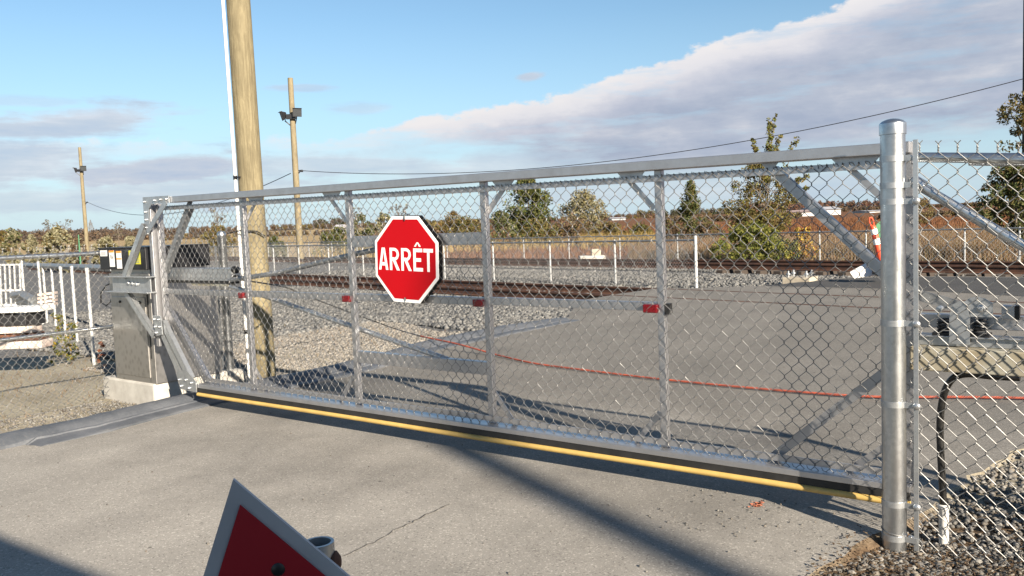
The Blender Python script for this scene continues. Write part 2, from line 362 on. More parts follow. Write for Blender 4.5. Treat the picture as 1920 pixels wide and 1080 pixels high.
# ---- asphalt road through the gate and over the crossing
edge = [gp(s, 0, w)[:2] for s, w in ((5.65, 16), (5.65, 8), (5.65, 3), (5.66, 1.5), (5.72, 0), (5.72, -2), (6.0, -4), (6.0, -6.2))]
edge += [G(u, v)[:2] for u, v in ((1062, 598), (1086, 563.5), (1160, 551), (1225, 541.5), (1300, 540), (1440, 536), (1500, 528), (1600, 519.5), (1760, 518), (1925, 519))]
edge += [np.array(p) for p in ((16.5, 10.4), (20, 5.0), (12, 6.5), (5.6, 6.35))]
edge += [gp(s, 0, w)[:2] for s, w in ((-.55, -2.4), (-.30, -1.4), (-.14, -.5), (-.06, .0), (.0, .14), (.03, .3), (.10, .62), (.22, 1.1), (.4, 2.2), (.5, 6), (.5, 16))]
def densify(P, step):
    out = []
    for k in range(len(P)):
        a = np.array(P[k]); b = np.array(P[(k+1) % len(P)]); m = max(1, min(60, int(np.linalg.norm(b-a)/step)))
        out += [a+(b-a)*q/m for q in range(m)]
    return out
ed = densify(edge, .12)
ed = [p+RNG.normal(0, .014, 2) for p in ed]
me = bpy.data.meshes.new('asphalt_road')
nv = len(ed)
area = sum(ed[k][0]*ed[(k+1) % nv][1]-ed[(k+1) % nv][0]*ed[k][1] for k in range(nv)); low = []
for k in range(nv):
    tg = ed[(k+4) % nv]-ed[k-4]; tg = tg/np.linalg.norm(tg); on = np.array([tg[1], -tg[0]])*(1 if area > 0 else -1); low.append(ed[k]+on*.13)
me.from_pydata([(p[0], p[1], 0) for p in ed]+[(p[0], p[1], -.07) for p in low], [],
               [tuple(range(nv))[::-1]]+[(k, (k+1) % nv, nv+(k+1) % nv, nv+k) for k in range(nv)])
import bmesh
bm = bmesh.new(); bm.from_mesh(me); bmesh.ops.recalc_face_normals(bm, faces=bm.faces)
bmesh.ops.triangulate(bm, faces=[f for f in bm.faces if len(f.verts) > 4]); bm.to_mesh(me); bm.free()
mi = [0 if p.normal.z > .95 else 1 for p in me.polygons]
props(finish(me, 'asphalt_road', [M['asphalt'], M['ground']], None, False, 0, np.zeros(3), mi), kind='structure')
pp = [G(u, v)[:2] for u, v in ((1430, 536.3), (1655, 541), (1925, 556), (1925, 520.5), (1760, 519.5), (1605, 521), (1510, 529))]
ed = [p+RNG.normal(0, .01, 2) for p in densify(pp, .15)]
me = bpy.data.meshes.new('asphalt_patch'); me.from_pydata([(p[0], p[1], .004) for p in ed], [], [tuple(range(len(ed)))])
bm = bmesh.new(); bm.from_mesh(me); bmesh.ops.triangulate(bm, faces=bm.faces); bmesh.ops.recalc_face_normals(bm, faces=bm.faces)
for f in bm.faces:
    if f.normal.z < 0: f.normal_flip()
bm.to_mesh(me); bm.free()
props(finish(me, 'road_patch', M['asphalt_new'], None, False, 0, np.zeros(3)), kind='structure')
# crack and seams in the asphalt: thin dark sealed lines
b = MB()
def ribbon(b, pts, wd, z):
    for k in range(len(pts)-1):
        a = np.array(pts[k][:2]); c = np.array(pts[k+1][:2]); t = c-a; t /= np.linalg.norm(t); n = np.array([-t[1], t[0]])
        w0 = wd*(.6+.8*random.random()); b.add([(*(a-n*w0), z), (*(c-n*w0), z), (*(c+n*w0), z), (*(a+n*w0), z)], [(0, 1, 2, 3)])
crk = [G(u, v) for u, v in ((650, 1042), (690, 1022), (735, 1000), (770, 981), (812, 960), (850, 944))]
pts = []
for k in range(len(crk)-1):
    for q in np.linspace(0, 1, 6)[:-1]: pts.append(crk[k]+(crk[k+1]-crk[k])*q+np.array([*RNG.normal(0, .008, 2), 0]))
ribbon(b, pts, .0035, .004)
props(b.build('road_crack', simple('sealed_crack', (.07, .065, .06), .9, 0, scale=40)), kind='structure')
b = MB()
for _ in range(40):
    c = G(1420+RNG.normal(0, 7), 948+RNG.normal(0, 3.5)); r = .003+.008*random.random()
    b.add([(c[0]+r*math.cos(a)*random.uniform(.5, 1.3), c[1]+r*math.sin(a), .005) for a in np.linspace(0, 6.28, 7)[:-1]], [tuple(range(6))])
props(b.build('road_paint_mark', simple('orange_marking_paint', (.62, .20, .10), .8, 0, scale=30)), kind='structure')
# ---- kerb berm on the left of the road
ws = np.concatenate([np.linspace(3.2, -6.6, 90)]); lip = np.interp(-ws, [-3.2, -1.28, -.9, -.42, .17, 1.07, 1.71, 2.53, 3.59, 6.66], [5.46, 5.44, 5.42, 5.49, 5.56, 5.50, 5.49, 5.60, 5.84, 5.80])
prof = [(0, -.02), (.0, .016), (.010, .022), (.08, .023), (.140, .028), (.146, .040), (.165, .041), (.172, .024), (.185, .034), (.22, .062), (.28, .082), (.34, .084), (.40, .066), (.46, .02), (.54, -.18)]
V = []
for k, (w, l) in enumerate(zip(ws, lip)):
    end = min(1, (w+6.75)/1.6); jit = RNG.normal(0, .006, 2)
    for m, (ds, z) in enumerate(prof):
        islip = m <= 6
        zz = z*(.35+.65*end) if z > 0 else z
        if islip and w > 1.42: zz = min(zz, -.02)
        if islip and .95 < w <= 1.42 and m < 4: zz -= .012
        V.append(gp(l+ds+jit[0]*(m < 7), zz+jit[1]*.4+RNG.normal(0, .0015), w))
n = len(prof); F = [(k*n+m, k*n+m+1, (k+1)*n+m+1, (k+1)*n+m) for k in range(len(ws)-1) for m in range(n-1)]
props(npmesh('kerb', V, F, M['kerb'], smooth=True, loc=(0, 0, 0)), kind='structure')
# ---- loose stones
def icosa():
    p = (1+5**.5)/2
    V = np.array([(-1, p, 0), (1, p, 0), (-1, -p, 0), (1, -p, 0), (0, -1, p), (0, 1, p), (0, -1, -p), (0, 1, -p), (p, 0, -1), (p, 0, 1), (-p, 0, -1), (-p, 0, 1)], float)
    F = np.array([(0,11,5),(0,5,1),(0,1,7),(0,7,10),(0,10,11),(1,5,9),(5,11,4),(11,10,2),(10,7,6),(7,1,8),(3,9,4),(3,4,2),(3,2,6),(3,6,8),(3,8,9),(4,9,5),(2,4,11),(6,2,10),(8,6,7),(9,8,1)])
    return V/np.linalg.norm(V[0]), F
CUBE = (np.array([(x, y, z) for x in (-1, 1) for y in (-1, 1) for z in (-1, 1)], float)/1.5,
        np.array([(0,1,3),(0,3,2),(4,6,7),(4,7,5),(0,4,5),(0,5,1),(2,3,7),(2,7,6),(0,2,6),(0,6,4),(1,5,7),(1,7,3)]))
def rotmats(n):
    q = RNG.normal(0, 1, (n, 4)); q /= np.linalg.norm(q, axis=1)[:, None]; w, x, y, z = q.T
    return np.stack([1-2*(y*y+z*z), 2*(x*y-z*w), 2*(x*z+y*w), 2*(x*y+z*w), 1-2*(x*x+z*z), 2*(y*z-x*w), 2*(x*z-y*w), 2*(y*z+x*w), 1-2*(x*x+y*y)], -1).reshape(-1, 3, 3)
def scatter(name, P, size, mat, shape, flat=.75, sink=.25):
    n = len(P); bv, bf = shape; k = len(bv)
    sz = RNG.uniform(size[0], size[1], n)**1.0
    L = bv[None]*RNG.uniform(.65, 1.25, (n, k, 1))*np.stack([RNG.uniform(.8, 1.3, n), RNG.uniform(.7, 1.1, n), RNG.uniform(.5, .9, n)], -1)[:, None]
    V = np.einsum('nij,nkj->nki', rotmats(n), L)*sz[:, None, None]*.5
    V[:, :, 2] *= flat
    Pz = np.array(P); V = V+Pz[:, None, :]; V[:, :, 2] += (sz*(.5-sink)*.6)[:, None]
    F = (bf[None]+np.arange(n)[:, None, None]*k).reshape(-1, 3)
    return props(npmesh(name, V.reshape(-1, 3), F, mat, loc=(0, 0, 0)), kind='stuff')
def inroad(x, y):
    P = np.array([e[:2] for e in edge]); ins = np.zeros(len(x), bool); j = len(P)-1
    for i in range(len(P)):
        a, c = P[i], P[j]
        hit = ((a[1] > y) != (c[1] > y)) & (x < (c[0]-a[0])*(y-a[1])/(c[1]-a[1]+1e-12)+a[0]); ins ^= hit; j = i
    return ins
def vis(x, y): return (y > 1.5) & (np.abs(x/np.maximum(y, .1)) < .66)
def field(n, fn, extra=None):
    p = fn(n); x, y = p[:, 0], p[:, 1]; k = vis(x, y) & ~inroad(x, y)
    if extra is not None: k &= extra(x, y)
    x, y = x[k], y[k]; return np.stack([x, y, gz(x, y)], -1)
def qt(q0, q1, t0, t1): return lambda n: (RNG.uniform(q0, q1, n)[:, None]*QN+RNG.uniform(t0, t1, n)[:, None]*TD)[:, :2]
def sw(s0, s1, w0, w1): return lambda n: (A0+RNG.uniform(s0, s1, n)[:, None]*E_+RNG.uniform(w0, w1, n)[:, None]*N_)[:, :2]
scatter('ballast_stones', np.concatenate([field(26000, sw(9.2, 17, -9.5, -1.5), lambda x, y: (.747*x+.665*y < 8.3)), field(52000, qt(7.6, 12.4, -24, 3.5), lambda x, y: .747*x+.665*y+.6*np.sin(x*1.9)*np.cos(y*1.3) > 7.4), field(30000, qt(14.4, 20.2, -30, 9))]), (.05, .10), M['ballast'], CUBE, sink=.1)
scatter('track_ballast', np.concatenate([field(5000, qt(12.7, 14.1, -24, 0)), field(5000, qt(21.15, 22.3, -30, 16)), field(8000, qt(22.8, 26, -30, 16))]), (.06, .11), M['ballast'], CUBE, sink=.15)
kerbline = lambda x, y: (-.8*(x-A0[0])+.6*(y-A0[1])) > 5.92
scatter('beige_gravel', np.concatenate([field(26000, sw(5.9, 9.5, -6.5, -.9), lambda x, y: (.747*x+.665*y+.5*np.sin(x*2.1)*np.cos(y*1.7) < 7.5) & (-.8*(x-A0[0])+.6*(y-A0[1]) > 6.0))]), (.022, .05), M['pea'], CUBE, sink=.15)
scatter('kerbside_gravel', np.concatenate([field(5200, sw(5.9, 7.2, -1.0, 2.4), kerbline), field(1700, sw(5.98, 6.5, -.35, .6), kerbline)]), (.012, .035), M['gravel'], CUBE, sink=.15)
def rightgrav(x, y):
    s = -.8*(x-A0[0])+.6*(y-A0[1]); return s < .12
scatter('roadside_gravel', np.concatenate([field(15000, sw(-2.2, .1, -3.2, .45), rightgrav), field(1500, sw(-.6, .2, .02, .7))]), (.014, .038), M['gravel'], icosa(), sink=.12)
scatter('road_grit', np.stack([*(lambda p: (p[:, 0], p[:, 1], np.zeros(len(p))+.001))(np.concatenate([sw(.1, 5.2, -4, 2.2)(300), sw(.0, 1.0, -.1, .5)(90)]))], -1), (.005, .014), M['gravel'], CUBE, sink=0)
# dead leaves and brown soil at the foot of the big post
p = np.concatenate([field(4200, sw(-.7, .25, .08, .85)), (lambda q: np.stack([q[:, 0], q[:, 1], 0*q[:, 0]], -1))(sw(-.03, .13, .16, .8)(160))]); n = len(p); R = rotmats(n); sz = RNG.uniform(.005, .015, n)
qd = np.array([(-1, 0, 0), (0, -.55, .1), (1.1, 0, 0), (0, .55, .12)]); V = np.einsum('nij,kj->nki', R, qd)*sz[:, None, None]; V[:, :, 2] *= .35; V += p[:, None]; V[:, :, 2] += .016
props(npmesh('fallen_leaves', V.reshape(-1, 3), np.arange(4*n).reshape(-1, 4), leafmat('dead_leaf_litter', [(.075, .046, .026), (.105, .07, .04), (.045, .03, .02), (.14, .11, .07)], .1), loc=(0, 0, 0)), kind='stuff')
# dry grass tufts of the yard on the left
p = field(1700, sw(7.0, 12, -5, 2.2)); n = len(p); a = RNG.uniform(0, 6.28, n); h = RNG.uniform(.03, .10, n); l = RNG.normal(0, .04, (n, 2))
V = np.stack([p+np.stack([np.cos(a)*.004, np.sin(a)*.004, 0*a], -1), p-np.stack([np.cos(a)*.004, np.sin(a)*.004, 0*a], -1), p+np.stack([l[:, 0], l[:, 1], h], -1)], 1)
props(npmesh('dry_grass', V.reshape(-1, 3), np.arange(3*n).reshape(-1, 3), LF['reed'], loc=(0, 0, 0)), kind='stuff')
# ---- railway tracks
def track(name, label, q0, q1, t0, t1, top, tie_range):
    c = QN*((q0+q1)/2)+TD*((t0+t1)/2); root = thing(name, label, 'railway track', (c[0], c[1], top-.35))
    prof = [(-.07, 0), (.07, 0), (.07, .012), (.012, .03), (.010, .125), (.036, .138), (.036, .172), (-.036, .172), (-.036, .138), (-.010, .125), (-.012, .03), (-.07, .012)]
    for q in (q0, q1):
        b = MB(); n = len(prof); K = 24
        V = [QN*(q+a)+TD*(t0+(t1-t0)*k/K)+Z_*(top-.172+z) for k in range(K+1) for a, z in prof]
        F = [(k*n+m, k*n+(m+1) % n, (k+1)*n+(m+1) % n, (k+1)*n+m) for k in range(K) for m in range(n)]
        b.add(V, F); b.build('rail', M['rail'], root)
    first = None
    for t in np.arange(*tie_range, .61):
        cc = QN*((q0+q1)/2)+TD*t+Z_*(top-.245)
        if first is None:
            first = MB().box(cc, QN, TD, Z_, 2.4, .22, .13).build('sleeper', M['tie'], root, bevel=.01); t_first = t
        else:
            o = first.copy(); COL.objects.link(o); o.parent = root; o.location = (TD*(t-t_first)).tolist()
    return root
track('railway_track', 'nearer rusty railway track whose rails run into the asphalt crossing', 12.6, 14.2, -60, 26, .007, (-24, 3.0))
track('railway_track', 'farther rusty railway track on dark ballast between the two low fences', 20.8, 22.45, -70, 32, .13, (-14, 20))
# ================================================================ CHAIN LINK
def wire_tubes(polys, r, n):
    """polys: list of (k,3); returns V,F (quads)"""
    Vs, Fs, o = [], [], 0
    ang = 2*np.pi*np.arange(n)/n
    for P in polys:
        P = np.asarray(P); k = len(P); T = np.gradient(P, axis=0); T /= np.linalg.norm(T, axis=1)[:, None]+1e-12
        ref = np.where(np.abs(T[:, 2:3]) < .95, np.array([[0, 0, 1.0]]), np.array([[N_[0], N_[1], 0]]))
        a = np.cross(T, ref); a /= np.linalg.norm(a, axis=1)[:, None]; b = np.cross(T, a)
        V = P[:, None]+r*(np.cos(ang)[None, :, None]*a[:, None]+np.sin(ang)[None, :, None]*b[:, None])
        i = np.arange(k-1)[:, None]*n; j = np.arange(n)[None]; j2 = (j+1) % n
        Fs.append((np.stack([i+j, i+j2, i+n+j2, i+n+j], -1).reshape(-1, 4))+o); Vs.append(V.reshape(-1, 3)); o += k*n
    return np.concatenate(Vs), np.concatenate(Fs)
def chain(org, es, en, s0, s1, zb, zt, w, h, r, twist=False, knuckle=False, skip=None, simple=False):
    polys = []; k0 = int(round(s0/(w/2))); k1 = int(round(s1/(w/2)))
    mp = lambda s, z, o: org+es*s+Z_*z+en*o
    for k in range(k0, k1):
        par = k % 2; sm = (k+.5)*w/2
        if skip and skip(sm): continue
        top = zt(sm); bot = zb(sm); nj = int(round((top-bot)/(h/2))); pts = []
        ee = r*1.05
        for j in range(nj+1):
            right = (j % 2 == par); s = (k+(1 if right else 0))*w/2+(ee if right else -ee)*.9
            z = zt(s)-j*h/2; sg = 1 if right else -1
            if simple: pts.append(mp(s, z, 0)); continue
            d = h*.045
            pts.append(mp(s-sg*ee*.6, z+d*1.5, sg*ee)); pts.append(mp(s+sg*ee*.2, z, 0)); pts.append(mp(s-sg*ee*.6, z-d*1.5, -sg*ee))
        if len(pts) < 3: continue
        jit = RNG.normal(0, .0007, (len(pts), 3)); polys.append(np.array(pts)+jit)
        if twist and (0 % 2 == par):       # wires k and k+1 meet at the top: twisted selvage ending in a small Y
            s = (k+1)*w/2; z = zt(s)
            q = np.linspace(0, 1, 7)
            for ph in (0, np.pi):
                a = q*2.2*np.pi+ph
                tw = [mp(s+math.cos(t)*r*1.1, z+u*.028, math.sin(t)*r*1.1) for t, u in zip(a, q)]
                sg = 1 if ph == 0 else -1; tw += [mp(s+sg*.006, z+.034, 0), mp(s+sg*.012, z+.040, 0)]
                polys.append(np.array(tw))
    return polys
def rs(s, z, w):   # a point measured on the gate's front plane, carried back to depth w
    d = gp(s, z, 0)-CAM; Q = CAM+d*(((A0+N_*w-CAM)@N_)/(d@N_)); return float((Q-A0)@E_), float(Q[2])
# ================================================================ SLIDING GATE
zt = lambda s: 1.785+.0088*s
gate = thing('sliding_gate', 'long aluminium cantilever sliding gate with chain link mesh closing the road', 'gate', gp(2.9, 0, -.05))
GA, GE, GN = A0, E_, N_
alu, galvm = M['alu'], M['galv']
def gbar(b, s0, z0, s1, z1, w, d, ow, m=0): b.bar(gp(s0, z0, ow), gp(s1, z1, ow), w, d, N_, m)
b = MB(); gbar(b, -.12, zt(-.12)-.026, 5.86, zt(5.86)-.026, .052, .10, -.055); b.build('top_beam', alu, gate, bevel=.004)
b = MB(); gbar(b, -.12, zt(0)-.097, 5.98, zt(5.98)-.097, .034, .005, -.052); gbar(b, -.12, zt(0)-.081, 5.98, zt(5.98)-.081, .004, .035, -.072)
b.build('upper_mesh_rail', alu, gate)
b = MB(); b.box(gp(2.73, .1985, -.06), E_, N_, Z_, 5.70, .12, .018); gbar(b, -.12, .193, 5.58, .193, .030, .006, .003); b.build('bottom_beam', alu, gate, bevel=.002)
b = MB(); gbar(b, -.12, .157, 5.575, .157, .040, .016, -.006); b.build('black_strip', M['rubber_black'], gate, bevel=.003)
b = MB(); b.tube([gp(s, .122+.002*math.sin(s*2.1), .0) for s in np.linspace(-.12, 5.565, 24)], .0165, 12); b.build('safety_edge', M['yellow'], gate, smooth=True)
b = MB(); gbar(b, -.12, .243, 5.56, .243, .034, .005, -.052); b.build('lower_mesh_rail', alu, gate)
SP = [rs(s, 1.0, -.067)[0]+.008 for s in (1.117, 2.323, 3.553, 4.783)]
for s in SP:
    b = MB(); gbar(b, s, .208, s, zt(s)-.05, .043, .040, -.086); o = b.build('stile', alu, gate, bevel=.004)
b = MB(); gbar(b, -.105, .208, -.105, zt(0)-.0, .045, .05, -.07); b.build('end_stile', alu, gate, bevel=.003)
b = MB(); gbar(b, 6.18, .50, 6.18, zt(6.1)-.02, .05, .08, -.06); gbar(b, 6.115, .50, 6.115, zt(6.0)-.05, .035, .05, -.085)
b.build('end_column', alu, gate, bevel=.004)
MRZ = rs(2, 1.004, -.07)[1]
for a, c in ((SP[0]+.022, SP[1]-.022), (SP[1]+.022, SP[2]-.022), (SP[2]+.022, SP[3]-.022), (SP[3]+.022, 6.095)):
    b = MB(); gbar(b, a, MRZ, c, MRZ+.003*(c-a), .05, .03, -.085); b.build('mid_rail', alu, gate, bevel=.003)
for s, wd in ((1.192, .088), (2.408, .078), (3.63, .075), (4.872, .064)):
    s, zr = rs(s, .992, -.045); b = MB(); gbar(b, s-wd/2, zr, s+wd/2, zr, .047, .028, -.056); rf = b.build('reflector', M['red_lens'], gate, bevel=.006)
b = MB(); gbar(b, SP[0]-.024, .985, SP[0]-.05, .985, .06, .04, -.085); b.build('rubber_stop', M['rubber_black'], gate)
for z, h in ((1.40, .075), (.577, .082)):
    z = rs(3, z, -.075)[1]; b = MB(); gbar(b, SP[1]+.023, z, SP[2]-.023, z, h, .012, -.075); gbar(b, SP[1]+.023, z+h/2, SP[2]-.023, z+h/2, .006, .04, -.09); b.build('sign_mounting_plate', alu, gate, bevel=.002)
# corner braces and the little filler plates above them
for (s0, z0, s1, z1) in ((1.15, 1.535, 1.335, 1.735), (2.295, 1.555, 2.12, 1.745), (3.58, 1.55, 3.765, 1.755), (4.755, 1.57, 4.575, 1.76), (-.05, 1.49, .19, 1.735),
                         (1.145, .42, 1.30, .215), (2.295, .43, 2.14, .215), (3.58, .44, 3.74, .215), (4.755, .43, 4.60, .215), (-.06, .42, .16, .215)):
    (s0, z0), (s1, z1) = rs(s0, z0, -.10), rs(s1, z1, -.10); z0, z1 = max(z0, .207), max(z1, .207); b = MB(); gbar(b, s0, z0, s1, z1, .032, .006, -.10); b.build('corner_brace', alu, gate)
for s0, s1 in ((1.20, 1.37), (2.08, 2.25), (3.62, 3.82), (4.50, 4.70), (.0, .22), (.47, .56)):
    s0, s1 = rs(s0, 1.7, -.06)[0], rs(s1, 1.7, -.06)[0]; b = MB(); z = zt(s0)-.05; b.prism([gp(s0, z, -.06), gp(s1, z, -.06), gp(s1-.03, z-.035, -.06), gp(s0+.03, z-.035, -.06)], N_*-.005); b.build('filler_plate', alu, gate)
def channel(b, s0, z0, s1, z1, w, ow):
    gbar(b, s0, z0, s1, z1, w, .006, ow); t = np.array([s1-s0, z1-z0]); t /= np.linalg.norm(t); nn = np.array([-t[1], t[0]])*(w/2-.003)
    for sg in (1, -1): gbar(b, s0+sg*nn[0], z0+sg*nn[1], s1+sg*nn[0], z1+sg*nn[1], .006, .045, ow-.02)
for q in ((.50, 1.70, -.10, 1.10, .048), (.545, .215, -.10, .81, .046), (5.985, .86, 5.42, .24, .07)):
    q = (*rs(q[0], q[1], -.095), *rs(q[2], q[3], -.095), q[4]); q = (q[0], max(q[1], .207), q[2], max(q[3], .207), q[4]); b = MB(); channel(b, *q, -.095); b.build('diagonal_brace', alu, gate)
b = MB(); channel(b, *rs(5.50, 1.765, -.095), *rs(5.97, 1.18, -.095), .055, -.095); b.build('diagonal_brace', M['galv_dull'], gate)
# galvanised tubes from the mounting plates to the drive rail at the back
b = MB(); b.tube([gp(*rs(5.0, 1.115, -.20), -.20), gp(*rs(4.4, 1.175, -.19), -.19), gp(*rs(3.6, 1.30, -.16), -.16), gp(*rs(3.0, 1.385, -.12), -.12)], .020, 10); b.build('stay_tube', M['galv_dull'], gate, smooth=True)
b = MB(); b.tube([gp(*rs(5.0, 1.065, -.20), -.20), gp(*rs(4.6, 1.0, -.19), -.19), gp(*rs(2.60, .60, -.11), -.11)], .018, 10); b.build('stay_tube', M['galv'], gate, smooth=True)
# galvanised carrying rail on the back and its timber packer
b = MB(); CRS = rs(5.47, 1.13, -.19)[0]
b.box(gp(CRS, 1.145, -.24), E_, N_, Z_, 1.05, .10, .11); dr = b.build('carrier_rail', M['galv'], gate, bevel=.004)
b = MB(); b.box(gp(CRS, 1.077, -.24), E_, N_, Z_, 1.0, .085, .025); b.build('packer', M['rubber_black'], gate)
b = MB(); b.box(gp(CRS-.17, 1.054, -.235), E_, N_, Z_, .55, .07, .02); b.build('timber_packer', M['timber'], gate)
b = MB()
for dz in (.04, -.035): b.lathe(gp(CRS-.525, 1.145+dz, -.22), [(.03, -.02), (.034, 0), (.03, .03), (.018, .045)], 12, -E_)
b.build('rail_bung', M['rubber_black'], gate, smooth=True)
# galvanised gusset, struts and bracket at the drive end
def studs(b, L, w, r=.011):
    for s, z in L: b.lathe(gp(s, z, w), [(r, 0), (r, .006), (r*.7, .009), (r*.55, .018), (0, .019)], 10, N_)
ztop = zt(6.0)
b = MB()
b.prism([gp(6.215, ztop+.012, .0), gp(5.80, ztop+.006, .0), gp(5.80, ztop-.055, .0), gp(6.08, ztop-.055, .0), gp(6.135, ztop-.10, .0), gp(6.135, ztop-.29, .0), gp(6.215, ztop-.33, .0)], N_*.008)
gbar(b, 6.16, ztop-.30, 5.83, ztop-.045, .05, .008, .016); g = b.build('corner_gusset', M['galv'], gate)
b = MB(); studs(b, [(6.185, ztop-.03), (6.02, ztop-.025), (5.92, ztop-.022), (5.83, ztop-.022), (6.18, ztop-.12), (6.178, ztop-.19), (6.176, ztop-.26), (6.15, ztop-.315)], .008); b.build('gusset_bolts', M['galv'], g, smooth=True)
b = MB(); channel(b, 6.205, 1.60, 6.60, 1.135, .055, .03); b.build('upper_strut', M['galv'], gate)
b = MB(); channel(b, 6.585, .985, 6.16, .60, .055, .03); b.build('lower_strut', M['galv'], gate)
b = MB()
b.box(gp(6.50, 1.065, .012), E_, N_, Z_, .66, .010, .13); b.box(gp(6.50, 1.136, .03), E_, N_, Z_, .74, .09, .010); b.box(gp(6.50, .995, .03), E_, N_, Z_, .74, .09, .010)
br = b.build('drive_bracket', M['galv'], gate, bevel=.002)
b = MB(); studs(b, [(6.53, 1.078), (6.46, 1.073), (6.39, 1.068)], .017, .020); b.build('bracket_bolts', M['galv'], br, smooth=True)
b = MB(); channel(b, 6.15, .745, 5.80, .235, .055, .0); channel(b, 6.065, .73, 5.68, .24, .055, .0); st = b.build('double_strut', M['galv'], gate)
b = MB(); b.prism([gp(6.175, .79, .012), gp(6.04, .79, .012), gp(6.03, .62, .012), gp(6.14, .60, .012)], N_*.007); b.build('strut_plate', M['galv'], gate); b = MB(); b.prism([gp(5.86, .29, .012), gp(5.70, .33, .012), gp(5.56, .23, .012), gp(5.56, .14, .012), gp(5.80, .15, .012)], N_*.007)
g2 = b.build('strut_plate', M['galv'], gate)
b = MB(); studs(b, [(6.14, .755), (6.07, .755), (6.13, .69), (6.06, .69), (6.12, .635), (5.80, .235), (5.70, .24), (5.62, .22), (5.78, .18), (5.66, .17)], .019, .012); b.build('strut_bolts', M['galv'], g2, smooth=True)
# latch arm that runs on past the big post
b = MB(); b.box(gp(-.33, .970, -.10), E_, N_, Z_, .46, .05, .062); b.build('latch_arm', alu, gate, bevel=.003)
b = MB(); gbar(b, -.10, 1.09, -.42, 1.0, .05, .008, -.13); b.build('latch_brace', M['galv_dull'], gate)
# chain link fabric
zbm = lambda s: .235 if s < 5.56 else .235+(s-5.56)*1.05
polys = chain(A0, E_, N_, -.10, 6.10, lambda s: zbm(s)-.03, lambda s: zt(s)-.082, .0725, .0868, .0019, twist=False)
polys = [p+N_*-.044 for p in polys]
for s in np.arange(-.07, 6.03, .0725):   # ties round the upper and lower rail
    z = zt(s)-.085; polys.append(np.array([gp(s, z-.012, -.042), gp(s+.004, z+.012, -.045), gp(s-.012, z+.005, -.048), gp(s-.02, z-.006, -.05)]))
    if s < 5.5: polys.append(np.array([gp(s, .226, -.04), gp(s-.01, .215, -.03), gp(s-.02, .212, -.032)]))
V, F = wire_tubes(polys, .0019, 5); npmesh('chain_link_fabric', V, F, M['wire'], gate, smooth=True)
# ================================================================ STOP SIGN
sc, zc, sw_ = 3.025, 1.272, -.018
sroot = thing('stop_sign', 'red octagonal stop sign reading ARRÊT wired to the middle of the gate mesh', 'sign', gp(sc, zc-.3, sw_))
SA = rad(-2.0)
def sg(a, c, o=0.0):   # a to the right, c up, o outwards
    ca, sa = math.cos(SA), math.sin(SA); return gp(sc-(a*ca-c*sa), zc+a*sa+c*ca, sw_+o)
def octa(r, o): return [sg(r/math.cos(math.pi/8)*math.cos(math.pi/8+k*math.pi/4), r/math.cos(math.pi/8)*math.sin(math.pi/8+k*math.pi/4), o) for k in range(8)]
MB().prism(octa(.292, 0)[::-1], N_*.004).build('border', M['white_sheet'], sroot)
MB().prism(octa(.270, .0042)[::-1], N_*.0012).build('panel', M['red_sheet'], sroot)
MB().prism([p-N_*.034 for p in octa(.297, 0)[::-1]], N_*.004).build('backing_panel', M['black'], sroot)
b = MB(); O = .0056; T = N_*.0009
def q4(p): b.prism([sg(x, y, O) for x, y in p], T)
def stroke(x0, y0, x1, y1, w):
    t = np.array([x1-x0, y1-y0]); L = np.linalg.norm(t); t /= L; n = np.array([-t[1], t[0]])*w/2
    q4([(x0+n[0], y0+n[1]), (x0-n[0], y0-n[1]), (x1-n[0], y1-n[1]), (x1+n[0], y1+n[1])])
H = .0765; W = .0215
sgx = lambda x: (x-.5)*.584
xs = {'A': (.062, .215), 'R1': (.243, .395), 'R2': (.430, .585), 'E': (.622, .768), 'T': (.782, .925)}
l, r_ = map(sgx, xs['A']); m_ = (l+r_)/2
q4([(l, -H), (l+W, -H), (m_+.004, H), (m_-.014, H)]); q4([(r_-W, -H), (r_, -H), (m_+.014, H), (m_-.004, H)]); q4([(l+.02, -.047), (r_-.02, -.047), (r_-.026, -.024), (l+.026, -.024)])
for kk in ('R1', 'R2'):
    l, r_ = map(sgx, xs[kk]); q4([(l, -H), (l+W, -H), (l+W, H), (l, H)])
    yb, R = .033, .0435; xc = r_-R-.002
    q4([(l+W, H-W*.9), (xc, H-W*.9), (xc, H), (l+W, H)]); q4([(l+W, -.0105), (xc, -.0105), (xc, .012), (l+W, .012)])
    for t in range(10):
        a0, a1 = -math.pi/2+math.pi*t/10, -math.pi/2+math.pi*(t+1)/10; ro, ri = R, R-W*.93
        q4([(xc+ri*math.cos(a0), yb+ri*math.sin(a0)), (xc+ro*math.cos(a0), yb+ro*math.sin(a0)), (xc+ro*math.cos(a1), yb+ro*math.sin(a1)), (xc+ri*math.cos(a1), yb+ri*math.sin(a1))])
    q4([(r_-W*1.02, -H), (r_+.004, -H), (xc+.012, -.0105), (xc-.014, -.0105)])
l, r_ = map(sgx, xs['E']); q4([(l, -H), (l+W, -H), (l+W, H), (l, H)])
for y0, y1, rr_ in ((H-.024, H, r_-.004), (-.012, .012, r_-.016), (-H, -H+.024, r_)): q4([(l+W, y0), (rr_, y0), (rr_, y1), (l+W, y1)])
mx = (l+r_)/2-.004; q4([(mx-.03, H+.012), (mx-.014, H+.012), (mx+.003, H+.041), (mx-.006, H+.041)]); q4([(mx+.014, H+.012), (mx+.03, H+.012), (mx+.006, H+.041), (mx-.003, H+.041)])
l, r_ = map(sgx, xs['T']); q4([(l, H-.0245), (r_, H-.0245), (r_, H), (l, H)]); mm = (l+r_)/2; q4([(mm-W/2, -H), (mm+W/2, -H), (mm+W/2, H-.0245), (mm-W/2, H-.0245)])
b.build('lettering', M['white_sheet'], sroot)
